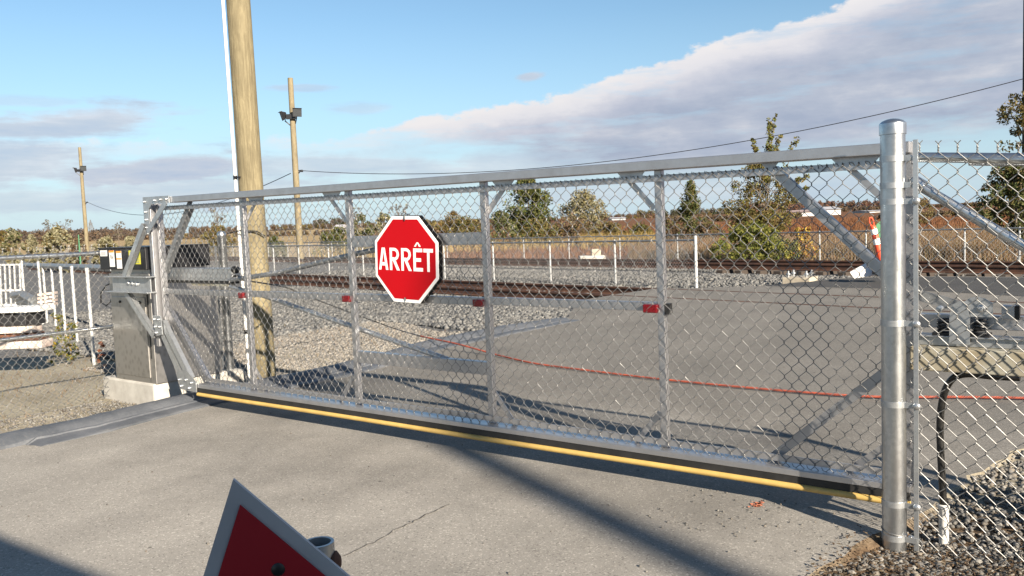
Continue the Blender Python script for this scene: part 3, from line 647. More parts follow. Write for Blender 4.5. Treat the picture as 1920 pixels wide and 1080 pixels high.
for a, c, dx in ((-.0, .283, .0), (-.006, -.283, .008)):
    b = MB(); b.tube([sg(a+.004, c+.022, -.04), sg(a, c+.022, .006), sg(a, c+.003, .010), sg(a-dx, c-.022 if c > 0 else c+.022, .009)], .0038, 6); b.build('wire_tie', M['black'], sroot, smooth=True)
# ================================================================ BIG GATE POST
pr = thing('gate_post', 'thick galvanised steel post with domed cap at the right end of the gate', 'post', P0+Z_*-.07)
MB().lathe(P0, [(.0508, -.35), (.0508, 1.815)], 32).build('post_tube', M['galv_post'], pr, smooth=True)
MB().lathe(P0, [(.0515, 1.804), (.0550, 1.805), (.0550, 1.851), (.0545, 1.853), (.044, 1.863), (.028, 1.870), (.012, 1.8735), (0, 1.874)], 32).build('cap', M['galv_post'], pr, smooth=True)
def band(z, t_end, carriage):
    b = MB(); b.lathe(P0+Z_*z, [(.051, -.013), (.0535, -.013), (.0535, .013), (.051, .013)], 28)
    if t_end: b.bar(P0-E_*.045+Z_*z+N_*.022, P0-E_*t_end+Z_*z+N_*.022, .024, .004, N_)
    o = b.build('tension_band', M['galv'], pr, smooth=True)
    if carriage:
        b = MB(); b.lathe(P0-E_*(t_end+.0)+Z_*z+N_*.024, [(.0165, 0), (.0165, .004), (.013, .009), (.007, .012), (0, .0125)], 14, N_); b.build('carriage_bolt', M['galv'], o, smooth=True)
    else:
        b = MB(); b.lathe(P0-E_*.068+Z_*z+N_*.0, [(.014, -.012), (.014, .010), (.008, .012), (.008, .02), (0, .02)], 8, N_); b.lathe(P0-E_*.09+Z_*(z-.005)+N_*.0, [(.014, -.012), (.014, .012)], 6, N_); b.build('clamp_bolt', M['galv'], o, smooth=True)
for z in (1.70, 1.585): band(z, .075, False)
for z in (1.515, .985, .625, .175, .02): band(z, .098, z > .05)
b = MB(); b.tube([P0+.0535*(N_*math.cos(a)-E_*math.sin(a))+Z_*(.055-.02*(a+1.4)/2.8) for a in np.linspace(-1.5, 1.3, 14)], .0022, 6); b.build('tie_wire', M['wire'], pr, smooth=True)
# ================================================================ RIGHT FENCE
rf = thing('chain_link_fence', 'tall chain link fence with top rail and diagonal brace right of the big gate post', 'fence', rp(1.2, -.06))
RE = -E_
topz = lambda t: 1.738-.085*t
polys = chain(P0, RE, N_, .085, 2.5, lambda t: -.045, topz, .0725, .0868, .0021, twist=True)
bz = [];
for t in np.arange(.09, 2.5, .0725):   # bottom barbs
    bz.append(np.array([rp(t, -.045, 0), rp(t+.012, -.064, .004), rp(t+.02, -.062, .003)]))
    bz.append(np.array([rp(t+.036, -.0, 0), rp(t+.024, -.03, -.003), rp(t+.028, -.066, -.002)]))
V, F = wire_tubes(polys+bz, .0021, 5); npmesh('chain_link_fabric', V+N_*.012, F, M['wire_new'], rf, smooth=True)
b = MB(); b.tube([rp(.08, topz(0)-.035, -.035), rp(2.5, topz(2.5)-.035, -.035)], .0215, 16); b.tube([rp(.29, topz(.29)-.035, -.035), rp(.55, topz(.55)-.035, -.035)], .0265, 16); b.build('top_rail', M['galv_post'], rf, smooth=True)
b = MB(); b.tube([rp(.07, 1.60, -.035), rp(2.3, .06, -.035)], .0215, 16); b.lathe(rp(.075, 1.603, -.035), [(.026, -.01), (.026, .05)], 16, rp(1, .91)-rp(0, 1.6)); b.build('brace_rail', M['galv_post'], rf, smooth=True)
b = MB(); gbar2 = b.box(rp(.094, .875, .016), RE, N_, Z_, .020, .006, 1.80); b.build('tension_bar', M['galv'], rf, bevel=.001)
b = MB()
for k in range(19):
    z = .0+k*.0868; b.tube([rp(.086, z-.03, .004), rp(.112, z-.012, .016), rp(.119, z+.006, .010), rp(.104, z+.026, .006)], .0021, 5)
b.build('selvage_loops', M['wire'], rf, smooth=True)
b = MB(); b.lathe(rp(2.56, 0), [(.0365, -.3), (.0365, 1.66), (.02, 1.69), (0, 1.695)], 20); b.build('line_post', M['galv'], rf, smooth=True)
# ================================================================ LATCH RECEIVER behind the right fence
lr = thing('gate_receiver', 'spring loaded gate receiver on a pale horizontal timber behind the right fence', 'gate latch', rp(.9, -.05, -.22))
def lp(t, z, w): return rp(t-.165, z+.10, w)
b = MB(); b.box(lp(1.06, .715, -.14), RE, N_, Z_, 1.70, .09, .105); b.build('timber_beam', M['timber'], lr, bevel=.006)
b = MB(); b.box(lp(1.72, .23, -.25), RE, N_, Z_, .12, .12, 1.0); b.build('support_post', M['timber'], lr, bevel=.006)
b = MB(); b.box(lp(.62, .79, -.19), RE, N_, Z_, .80, .06, .042); b.box(lp(.62, .812, -.19), RE, N_, Z_, .80, .10, .006); b.build('base_channel', M['galv'], lr, bevel=.002)
for t in (.335, .475):
    b = MB(); n = 70; a = np.linspace(0, 2*np.pi*4.2, n)
    b.tube([lp(t, .826+.065*k/n, -.19)+.026*(math.cos(x)*RE+math.sin(x)*N_) for k, x in enumerate(a)], .0052, 6); b.build('coil_spring', M['black'], lr, smooth=True)
    b = MB(); b.box(lp(t, .822, -.19), RE, N_, Z_, .085, .08, .012); b.build('spring_seat', M['black'], lr)
b = MB(); b.prism([lp(x, z, -.135) for x, z in ((.365, .785), (.445, .785), (.445, .90), (.435, .955), (.405, .972), (.375, .955), (.365, .90))], N_*.006); b.build('front_plate', M['galv'], lr)
b = MB(); b.prism([lp(x, z, -.150) for x, z in ((.415, .905), (.53, .905), (.53, .965), (.50, .985), (.47, .992), (.44, .985), (.415, .965))], N_*.008); b.build('cheek_plate', M['galv'], lr)
b = MB(); b.lathe(lp(.486, .942, -.142), [(.017, 0), (.017, .006), (.009, .009), (.009, .02), (0, .02)], 10, N_); b.build('pivot_bolt', M['galv'], lr, smooth=True); b = MB(); b.lathe(lp(.335, .943, -.06), [(.012, -.05), (.012, .004), (0, .006)], 10, N_); b.build('pivot_bolt', M['galv'], lr, smooth=True)
b = MB(); b.box(lp(.585, .925, -.185), RE, N_, Z_, .05, .05, .06); b.build('end_block', alu, lr, bevel=.003)
b = MB(); b.box(lp(.618, .925, -.185), RE, N_, Z_, .016, .05, .06); b.build('rubber_pad', M['rubber_black'], lr)
hz = thing('conduit_riser', 'black flexible conduit rising from a short white pipe behind the right fence', 'conduit', rp(.27, -.07, -.12))
b = MB(); pts = [(.285, .10, -.15), (.275, .25, -.16), (.265, .40, -.17), (.268, .50, -.17), (.285, .58, -.17), (.32, .635, -.16), (.38, .655, -.14), (.47, .652, -.12), (.58, .656, -.11)]
# smooth the hose
P = np.array([rp(p[0]-.11, p[1]*1.155, p[2]) for p in pts]); tt = np.linspace(0, len(P)-1, 40); Pi = np.stack([np.interp(tt, np.arange(len(P)), P[:, k]) for k in range(3)], -1)
for _ in range(4): Pi[1:-1] = (Pi[:-2]+2*Pi[1:-1]+Pi[2:])/4
b.tube(Pi, .0155, 12); b.build('flexible_hose', M['hose'], hz, smooth=True)
MB().lathe(rp(.175, 0, -.15), [(.021, -.20), (.021, .125), (.0235, .128), (.0235, .145), (.017, .15)], 16).build('white_pipe', M['white_plastic'], hz, smooth=True)
# ================================================================ OPERATOR
op = thing('gate_operator', 'stainless gate operator cabinet on a concrete block with a long black housing on top', 'gate operator', gp(6.75, -.12, -.4))
b = MB(); b.box(gp(6.86, -.04, -.47), E_, N_, Z_, .94, .80, .33); b.build('concrete_base', M['concrete'], op, bevel=.018)
b = MB(); b.box(gp(6.73, .64, -.44), E_, N_, Z_, .72, .70, 1.03); cab = b.build('cabinet', M['stainless'], op, bevel=.004)
b = MB(); b.box(gp(6.76, .555, -.088), E_, N_, Z_, .60, .012, .76); b.build('door', M['stainless'], op, bevel=.004)
b = MB(); b.box(gp(6.425, .66, -.089), E_, N_, Z_, .016, .006, .60); b.build('door_gap', M['rubber_black'], op)
b = MB()
for s in (6.90, 6.55): b.lathe(gp(s, .885, -.082), [(.013, 0), (.013, .010), (.006, .012), (0, .012)], 10, N_)
b.build('lock', M['black'], op, smooth=True)
b = MB(); b.box(gp(6.79, 1.295, -.405), E_, N_, Z_, .83, .67, .20); hs = b.build('housing', M['black'], op, bevel=.006)
b = MB(); b.box(gp(6.79, 1.401, -.405), E_, N_, Z_, .85, .69, .012); b.build('housing_lid', M['black'], op, bevel=.003)
b = MB(); b.box(gp(6.79, 1.172, -.44), E_, N_, Z_, .70, .6, .05); b.build('housing_foot', M['stainless'], op)
def lab(name, mat, s0, s1, z0, z1, o=.0): return MB().box(gp((s0+s1)/2, (z0+z1)/2, -.0695+o), E_, N_, Z_, s1-s0, .0015, z1-z0).build(name, mat, op)
l1 = lab('serial_label', M['label_white'], 7.055, 7.185, 1.325, 1.382); l2 = lab('warning_label', M['label_white'], 6.925, 7.015, 1.222, 1.378); l3 = lab('warning_label', M['label_white'], 6.795, 6.885, 1.205, 1.372); l4 = lab('caution_label', M['label_yellow'], 6.46, 6.66, 1.245, 1.375)
def sub(par, name, mat, rects):
    b = MB()
    for s0, s1, z0, z1 in rects: b.box(gp((s0+s1)/2, (z0+z1)/2, -.0675), E_, N_, Z_, s1-s0, .0012, z1-z0)
    b.build(name, mat, par)
sub(l2, 'orange_band', M['label_orange'], [(6.925, 7.015, 1.360, 1.378)]); sub(l2, 'pictogram', M['black'], [(6.975, 6.988, 1.300, 1.335), (6.948, 6.958, 1.300, 1.322)])
sub(l3, 'orange_band', M['label_orange'], [(6.795, 6.885, 1.354, 1.372), (6.795, 6.885, 1.292, 1.304)])
sub(l1, 'fine_print', M['label_grey'], [(7.075, 7.17, z, z+.004) for z in (1.335, 1.345, 1.355, 1.365)])
sub(l4, 'fine_print', M['label_grey'], [(6.48, 6.645, z, z+.004) for z in (1.26, 1.275, 1.29, 1.305, 1.32, 1.335, 1.35)])
b = MB(); b.tube([gp(7.10, 1.07, -.15), gp(7.20, 1.04, -.12), gp(7.33, .96, -.12), gp(7.36, .86, -.13), gp(7.28, .83, -.14), gp(7.16, .90, -.15), gp(7.09, .93, -.16)], .007, 8); b.build('cable', M['hose'], op, smooth=True)
b = MB(); b.lathe(gp(7.05, 1.14, -.16), [(.012, 0), (.012, .07)], 10); b.build('stud', M['galv'], op, smooth=True)
# ================================================================ LEFT FENCE
lf = thing('chain_link_fence', 'lower chain link fence with top and middle rail left of the gate operator', 'fence', gp(7.05, -.1, .8))
L0 = gp(7.20, 0, -.98); L1 = gp(7.24, 0, 3.6); PE = gp(6.72, 0, -1.12); LE = (L1-L0)/np.linalg.norm(L1-L0); LN = np.array([LE[1], -LE[0], 0])
if LN@np.array([1, 0, 0]) < 0: LN = -LN
def lfp(t, z, o=0): return L0+LE*t+LN*o+Z_*z
skip = lambda t: t < .72
polys = chain(L0, LE, LN, .05, 4.6, lambda t: -.085, lambda t: 1.405, .0725, .0868, .0022, twist=True, skip=skip)
V, F = wire_tubes(polys, .0022, 5); npmesh('chain_link_fabric', V, F, M['wire_new'], lf, smooth=True)
LE2 = (L0-PE)/np.linalg.norm(L0-PE); polys = chain(PE, LE2, np.array([LE2[1], -LE2[0], 0]), .05, .46, lambda t: -.085, lambda t: 1.405, .0725, .0868, .0022, twist=True)
V, F = wire_tubes(polys, .0022, 5); npmesh('chain_link_fabric', V, F, M['wire_new'], lf, smooth=True)
for z, nm, r in ((1.355, 'top_rail', .021), (.62, 'middle_rail', .0165)):
    MB().tube([lfp(.76, z, -.03), lfp(4.6, z, -.03)], r, 14).build(nm, M['galv_post'], lf, smooth=True)
MB().lathe(PE, [(.044, -.35), (.044, 1.47), (.046, 1.475), (.046, 1.50), (.03, 1.525), (0, 1.53)], 24).build('end_post', M['galv_post'], lf, smooth=True)
MB().lathe(lfp(4.65, 0, 0), [(.03, -.35), (.03, 1.42), (.03, 1.44), (0, 1.45)], 16).build('line_post', M['galv'], lf, smooth=True)
b = MB(); b.lathe(PE, [(.17, -.15), (.165, .02), (.14, .055), (.09, .07), (.045, .072)], 14); b.build('post_footing', M['concrete'], lf, smooth=True)
MB().tube([lfp(1.0, -.095, .02), lfp(2.5, -.092, .02), lfp(4.6, -.095, .02)], .004, 6).build('bottom_wire', M['wire'], lf, smooth=True)
b = MB(); b.box(PE+LE2*.09+Z_*.66, LE2, np.array([LE2[1], -LE2[0], 0]), Z_, .02, .006, 1.42); b.build('tension_bar', M['galv'], lf)
# ================================================================ POLES AND WIRES
SUN_AZ = np.array([.49, -.872, 0]); SUN_AZ /= np.linalg.norm(SUN_AZ); SUN_EL = rad(22.0)
SHD = -SUN_AZ
def pole(root, base, r0, r1, h, lean=(0, 0), mat=None):
    b = MB(); n = 26; base = np.array(base)
    prof = [(r0+(r1-r0)*k/n) for k in range(n+1)]; pts = [base+np.array([lean[0]*k/n, lean[1]*k/n, -.5+(h+.5)*k/n]) for k in range(n+1)]
    b.tube(pts, prof, 24); return b.build('shaft', mat, root, smooth=True)
c = G(490, 712); c = c+np.array([-.01, .14, -.06])
up = thing('utility_pole', 'thick pale wooden pole with a thin white conduit up its left side, behind the gate', 'utility pole', c)
PL = (-.04, .0)
pole(up, c, .127, .113, 5.2, PL, M['pole'])
b = MB(); cd = lambda z: c+np.array([-.136+PL[0]*z/5.2, -.06, z]); b.tube([cd(z) for z in np.linspace(-.2, 5.2, 12)], .0165, 10); cdo = b.build('conduit', M['white_plastic'], up, smooth=True)
for z in (.55, 2.12):
    b = MB(); p = cd(z); b.lathe(p, [(.019, -.02), (.021, -.02), (.021, .02), (.019, .02)], 10); b.bar(p+np.array([.0, -.02, 0]), p+np.array([.07, -.055, 0]), .014, .006, (0, -1, 0)); b.build('conduit_clip', M['black'], up)
b = MB(); b.tube([c+np.array([-.25, -.1, 1.56]), c+np.array([-.10, -.155, 1.585]), c+np.array([.06, -.15, 1.57]), c+np.array([.12, -.09, 1.52])], .007, 6); b.build('cable_loop', M['hose'], up, smooth=True)
def floodlight(root, p, yaw, tilt=.35, s=1.0):
    d = np.array([math.sin(yaw), -math.cos(yaw), 0]); sd = np.array([math.cos(yaw), math.sin(yaw), 0]); f = d*math.cos(tilt)-Z_*math.sin(tilt); u = np.cross(sd, f); u = u if u[2] > 0 else -u
    b = MB(); a = [p+f*.13*s+sd*x*.25*s+u*y*.23*s for x, y in ((-1, -1), (1, -1), (1, 1), (-1, 1))]; k = [p-f*.10*s+sd*x*.15*s+u*y*.13*s for x, y in ((-1, -1), (1, -1), (1, 1), (-1, 1))]
    b.hexa([k[0], k[1], k[2], k[3], a[0], a[1], a[2], a[3]]); b.box(p+f*.15*s+u*.235*s, sd, f, u, .52*s, .10*s, .02*s)
    fl = b.build('floodlight', M['black'], root)
    b = MB(); b.box(p+f*.134*s, sd, u, f, .42*s, .38*s, .012); b.build('lamp_glass', M['blade_pad'], fl)
    b = MB(); b.bar(p-u*.12*s, p-Z_*.30*s-d*.05, .05*s, .03*s, d); b.bar(p-Z_*.28*s-d*.02, p-d*.36*s-Z_*.56*s, .05*s, .04*s, sd); b.build('bracket', M['black'], fl)
def lightpole(u, v, y, label, vtop, vfl, r0, r1):
    p = D(u, v, y); base = np.array([p[0], p[1], float(gz(p[0], p[1]))]); h = D(u, vtop, y)[2]-base[2]; zf = D(u, vfl, y)[2]
    r = thing('light_pole', label, 'light pole', base, 'wooden poles carrying floodlights')
    pole(r, base, r0, r1, h, (0, 0), M['pole_far'])
    k = y/45.
    floodlight(r, np.array([base[0]-.42*k**.3, base[1]-.05, zf]), rad(-62), .3, 1.0*k**.25); floodlight(r, np.array([base[0]+.30*k**.3, base[1]-.30, zf+.10]), rad(28), .15, .95*k**.25)
    b = MB(); b.box(np.array([base[0]-.02, base[1]-.24, zf-.10]), (1, 0, 0), (0, 1, 0), Z_, .5, .12, .26); b.build('junction_box', M['black'], r)
    return r, base
lp2, B2 = lightpole(553, 300, 45, 'taller nearer wooden pole with two black floodlights, right of the thick pole', 146, 216, .18, .135)
lp3, B3 = lightpole(157, 380, 88, 'distant wooden pole with dark floodlights above the fields on the left', 276, 318, .21, .14)
def arm(root, p, dx):
    b = MB(); b.bar(p, p+np.array([dx, 0, .02]), .05, .05, (0, -1, 0)); b.bar(p-Z_*.35, p+np.array([dx*.85, 0, 0]), .06, .06, (0, -1, 0)); b.lathe(p+np.array([dx, 0, -.02]), [(.06, -.05), (.075, 0), (.05, .06), (0, .08)], 10)
    b.build('insulator_arm', M['black'], root)
W2 = D(566, 320, 45); arm(lp2, np.array([W2[0]-.42, B2[1], W2[2]]), .42)
W3 = D(164, 379, 88); arm(lp3, np.array([W3[0]-.35, B3[1], W3[2]]), .35)
# the pole at the right edge that carries the other end of the wire, and its twin behind the camera whose shadow crosses the road
pe = D(1926, 260, 32); pb = np.array([pe[0]+.02, pe[1], float(gz(pe[0], pe[1]))])
ep = thing('utility_pole', 'dark wooden pole at the extreme right edge holding the end of the overhead wire', 'utility pole', pb)
pole(ep, pb, .19, .17, 14, (0, 0), M['tie'])
def wire(name, label, p, q, sag, r):
    t = np.linspace(0, 1, 50)[:, None]; P = p+(q-p)*t-Z_*(4*sag*t*(1-t)); b = MB(); b.tube(P, r, 5)
    return props(b.build(name, M['hose'], smooth=True), label, 'wire')
WR = D(1918, 148, 32)
wire('overhead_wire', 'thin black overhead wire sagging from the floodlight pole to the top right', W2, WR, 1.32, .016)
wire('overhead_wire', 'thin black overhead wire between the two floodlight poles at left', W3, D(545, 325, 45), 1.75, .022)
sb = G(1250, 1080)-np.array([0, 0, 0]); sb = sb-SHD*21.5+np.array([.22, 0, 0])
sp = thing('utility_pole', 'tall wooden pole out of the frame behind the camera casting a long shadow', 'utility pole', np.array([sb[0], sb[1], -.04]))
pole(sp, np.array([sb[0], sb[1], -.04]), .155, .12, 11.0, (0, 0), M['pole'])
# ================================================================ SHADE BLOCK behind the camera (unseen, added to shadow left corner and near sign)
ea, eb = G(0, 1000)[:2], G(205, 1080)[:2]; ed_ = (eb-ea)/np.linalg.norm(eb-ea); L_ = 3.0/math.tan(SUN_EL)
c0 = ea-SHD[:2]*L_-ed_*1.1; bn = np.array([ed_[1], -ed_[0]]); bn = bn if bn[1] < 0 else -bn; c0 = c0+bn*.11
gb = thing('shade_block', 'unseen flat-roofed block added behind the camera to cast the corner shadow', 'building', (*(c0+ed_*4.5+bn*2.2), -.1))
X3 = np.array([*ed_, 0]); Y3 = np.array([*bn, 0]); cc = np.array([*(c0+ed_*4.5+bn*2.2), 0])
MB().box(cc+Z_*1.38, X3, Y3, Z_, 9.0, 4.2, 2.95).build('wall', simple('beige_render', (.45, .42, .36), .85, 0, scale=4, bump=.2), gb)
MB().box(cc+Z_*2.93, X3, Y3, Z_, 9.3, 4.6, .14).build('roof', M['galv_dull'], gb)
dfr = MB().box(cc-X3*1.5-Y3*2.12+Z_*1.0, X3, Y3, Z_, 1.0, .08, 2.1).build('door', M['white_paint'], gb)
MB().lathe(cc-X3*1.1-Y3*2.17+Z_*1.0, [(.03, 0), (.03, .05), (0, .06)], 10, -Y3).build('handle', M['black'], dfr)
for x in (.8, 2.8):
    wf = MB().box(cc+X3*x-Y3*2.11+Z_*1.5, X3, Y3, Z_, 1.2, .07, 1.0).build('window', M['white_paint'], gb)
    MB().box(cc+X3*x-Y3*2.15+Z_*1.5, X3, Y3, Z_, 1.08, .02, .88).build('pane', M['blade_pad'], wf)
# ================================================================ LOW FENCES ALONG THE TRACKS
def lowfence(label, q, tposts, ztop, zbot, t0, t1, w, h, r, ends=(), fine=True, rail=True, pr=.028):
    c = QN*q+TD*((t0+t1)/2)
    f = thing('chain_link_fence', label, 'fence', (c[0], c[1], zbot))
    P = lambda t, z, o=0: QN*(q+o)+TD*t+Z_*z
    first = None
    for t in tposts:
        if first is None:
            first = MB().lathe(P(t, 0, .03), [(pr, zbot-.3), (pr, ztop), (pr*.6, ztop+.02), (0, ztop+.025)], 10).build('post', M['white_paint'], f, smooth=True); tf = t
        else:
            o = first.copy(); COL.objects.link(o); o.parent = f; o.location = (TD*(t-tf)).tolist()
    for t in ends: MB().lathe(P(t, 0, .0), [(.038, zbot-.3), (.038, ztop+.06), (.03, ztop+.08), (0, ztop+.085)], 12).build('end_post', M['white_paint'], f, smooth=True)
    if rail: MB().tube([P(t0, ztop-.02), P(t1, ztop-.02)], .024, 6).build('top_rail', M['galv_dull'], f, smooth=True)
    polys = chain(np.array([0, 0, 0.])+QN*q, TD, QN, t0, t1, lambda s: zbot, lambda s: ztop+.03, w, h, r, simple=True)
    V, F_ = wire_tubes(polys, r, 3); npmesh('chain_link_fabric', V, F_, M['wire_far'], f)
    return f
def tq(u, v, q): p = onq(u, v, q); return float(p@TD)
q1 = 16.1; tend = tq(1305, 500, q1)
tp = [tq(u, 500, q1) for u in (1152, 1030.5, 924, 832, 751, 680, 616, 560, 513)]
tp += [tp[-1]-2.6*k for k in range(1, 9)]
lowfence('nearer low chain link fence with dark top rail ending at the asphalt crossing', q1, tp, .98, -.13, tp[-1], tend-.02, .08, .095, .0022, ends=(tend,))
q2 = 26.2
tp = [tq(u, 460, q2) for u in (1536, 1623, 1716, 1808, 1911)]; tp += [tp[-1]+2.9*k for k in range(1, 4)]
tl = [tp[0]-2.9*k for k in range(1, 38)]
lowfence('farther low chain link fence running the whole width in front of the fields', q2, tp+tl, .86, -.28, tl[-1], tp[7], .11, .13, .0034, rail=True, pr=.025)
# ================================================================ TRACKSIDE THINGS
def foundation(u, v, y, label, w, d, h, yaw):
    p = D(u, v, y); p[2] = float(gz(p[0], p[1])); p[2] = max(p[2], -.12); ax = np.array([math.cos(yaw), math.sin(yaw), 0]); ay = np.array([-math.sin(yaw), math.cos(yaw), 0])
    r = thing('concrete_foundation', label, 'foundation block', p)
    MB().box(p+Z_*(h/2-.1), ax, ay, Z_, w, d, h+.2).build('block', M['old_concrete'], r, bevel=.02)
    for a, c in ((-.32, -.3), (.32, -.3), (-.32, .3), (.32, .3)):
        MB().lathe(p+ax*a*w+ay*c*d+Z_*h, [(.022, 0), (.022, .05), (.05, .055), (.05, .085), (.022, .09), (.022, .14), (0, .145)], 10).build('anchor_bolt', M['galv'], r, smooth=True)
    return r
foundation(1500, 527, 18.5, 'stained beige concrete foundation block with four upright anchor bolts beside the crossing', .62, .55, .21, rad(-38))
p = D(1110, 487, 33); p[2] = .0
cb = thing('concrete_footing', 'pale concrete footing with a stepped top lying beyond the farther track', 'footing', p)
b = MB(); b.box(p+Z_*.0, (1, 0, 0), (0, 1, 0), Z_, 1.0, .7, .30); b.build('slab', M['concrete'], cb, bevel=.03)
b = MB(); b.box(p+Z_*.27+np.array([.16, 0, 0]), (1, 0, 0), (0, 1, 0), Z_, .36, .4, .26); b.build('pedestal', M['old_concrete'], cb, bevel=.02)
# delineator
p = D(1655, 497, 17.3); top = D(1632, 408, 17.3); ax = top-p; Ld = np.linalg.norm(ax); ax /= Ld
dl = thing('traffic_delineator', 'leaning orange traffic delineator post with two white bands and a loop handle', 'delineator', p)
MB().lathe(p, [(.12, 0), (.115, .02), (.075, .06), (.068, Ld*.35), (.060, Ld*.78), (.055, Ld*.81), (.030, Ld*.84), (0, Ld*.845)], 16, ax).build('tube', M['orange_plastic'], dl, smooth=True)
for f0, f1 in ((.44, .56), (.65, .76)): MB().lathe(p+ax*Ld*f0, [(.0685, 0), (.0665, Ld*(f1-f0))], 16, ax).build('reflective_band', M['white_sheet'], dl, smooth=True)
sdv = np.cross(ax, [0, 1, 0]); b = MB(); b.tube([p+ax*Ld*.83-sdv*.03, p+ax*Ld*.93-sdv*.042, p+ax*Ld*1.0-sdv*.02, p+ax*Ld*1.0+sdv*.02, p+ax*Ld*.93+sdv*.042, p+ax*Ld*.83+sdv*.03], .014, 8); b.build('handle', M['orange_plastic'], dl, smooth=True)
MB().lathe(p-Z_*.12, [(.22, -.06), (.22, .0), (.16, .05), (.10, .10), (0, .10)], 8).build('rubber_base', M['rubber_black'], dl)
# switch target
p = D(1656, 430, 21); g0 = float(gz(p[0], p[1])); st = thing('switch_stand', 'round green railway switch target with a yellow vane on a dark mast', 'railway signal', (p[0], p[1], g0))
MB().lathe((p[0], p[1], g0), [(.10, -.1), (.10, .12), (.03, .16), (.025, p[2]-g0+.15), (0, p[2]-g0+.16)], 10).build('mast', M['rust'], st, smooth=True)
MB().lathe(p-np.array([0, .04, 0]), [(.225, 0), (.225, .008)], 24, (0, -1, 0)).build('target_disc', M['green_paint'], st)
MB().box(p+np.array([.0, -.10, .02]), (1, 0, 0), (0, 1, 0), Z_, .045, .02, .36).build('vane', M['yellow'], st)
# tilted white board
p = D(1618, 521, 17.6); g0 = -.08
b = MB(); b.prism([D(1594, 511, 17.5), D(1602, 522, 17.4), D(1641, 516, 17.5), D(1630, 491, 17.7)], np.array([.01, .04, .012]))
props(b.build('board', M['white_plastic']), 'tilted white board propped beside the far rail near the orange delineator', 'board')
# orange rope across the road
P = [gp(5.3, 1.11, -.22), gp(5.0, 1.02, -.55), D(560, 549, 9.0), D(630, 576, 10.4), G(700, 602, .22), G(745, 618, .13), G(790, 631, .12), G(860, 645, .10), G(925, 664, .02), G(1000, 682, .02), G(1080, 692, .02), G(1235, 711, .02), G(1400, 727, .02), G(1560, 740, .02), G(1655, 745, .02), G(1780, 744, .02), G(1925, 746, .02), G(2100, 756, .02)]
P = np.array(P); tt = np.linspace(0, len(P)-1, 150); Pi = np.stack([np.interp(tt, np.arange(len(P)), P[:, k]) for k in range(3)], -1)
for _ in range(10): Pi[1:-1] = (Pi[:-2]+2*Pi[1:-1]+Pi[2:])/4
rope = thing('rope', 'orange twisted rope lying across the road behind the gate with a black cable end', 'rope', G(1235, 711, 0))
k = 52
MB().tube(Pi[:k+1], .0075, 6).build('cable_end', M['hose'], rope, smooth=True)
b = MB(); Q = Pi[k:]; t2 = np.linspace(0, len(Q)-1, 900); Qi = np.stack([np.interp(t2, np.arange(len(Q)), Q[:, j]) for j in range(3)], -1); T = np.gradient(Qi, axis=0); T /= np.linalg.norm(T, axis=1)[:, None]
sd_ = np.cross(T, Z_); sd_ /= np.linalg.norm(sd_, axis=1)[:, None]; arc = np.concatenate([[0], np.cumsum(np.linalg.norm(np.diff(Qi, axis=0), axis=1))])
for ph in (0, 2.094, 4.189):
    a = arc/.055*2*np.pi+ph; b.tube(Qi+.0056*(np.cos(a)[:, None]*sd_+np.sin(a)[:, None]*Z_), .0056, 5)
b.build('strands', M['orange_rope'], rope, smooth=True)
# ================================================================ LEFT YARD
WPX = [(176, 676), (145, 641), (124, 639), (105, 614), (89, 609), (72, 563), (41, 548)]
TOPV = [504, 500, 501, 499, 499, 491, 490]
LBL = ['white post nearest the stainless cabinet, sixth and last on the right of the yard row', 'second white post left of the stainless cabinet in the yard row', 'white yard post third from the cabinet, beside the weeds', 'white yard post standing in the yellow weeds', 'white yard post just right of the pale planks', 'shorter far white yard post behind the lumber pile', 'far white yard post beside the white wire rack']
for (u, v), tv, lb in zip(WPX, TOPV, LBL):
    p = G(u, v, -.06) if v > 600 else D(u, v, 15.5); g0 = float(gz(p[0], p[1])); y = p[1]
    if v < 600: p = D(u, 500, 15.5)
    zt_ = D(u-(v-tv)*.035, tv, y)[2]
    r = thing('white_post', lb, 'post', (p[0], p[1], g0), 'white posts standing in the yard')
    MB().lathe((p[0], p[1], g0), [(.0225, -.2), (.0225, zt_-g0)], 12).build('tube', M['white_paint'], r, smooth=True)
    MB().lathe((p[0], p[1], zt_), [(.025, -.03), (.025, .005), (.015, .015), (0, .017)], 12).build('cap', M['white_paint'], r, smooth=True)
# rails joining nothing: dark conveyor-like beam behind the posts
a_, b_ = D(40, 497, 17.5), D(212, 503, 12.0)
b = MB(); b.tube([a_, b_], .05, 8); rb = thing('pipe_rail', 'grey pipe rail lying along the tops of the white yard posts', 'pipe', (*((a_+b_)/2)[:2], float(a_[2])-.1)); b.build('pipe', M['galv_dull'], rb, smooth=True)
# white lattice panel
r = thing('wire_rack', 'white welded wire rack standing upright at the far left of the yard', 'rack', D(10, 575, 13))
b = MB(); y = 13.0
for u in (-20, 0, 9, 18, 27, 37): b.bar(D(u, 497, y), D(u+3, 572, y), .022, .02, (0, -1, 0))
for v in (497, 545, 572): b.bar(D(-22, v, y), D(39, v-1, y), .028, .025, (0, -1, 0))
b.build('bars', M['white_paint'], r)
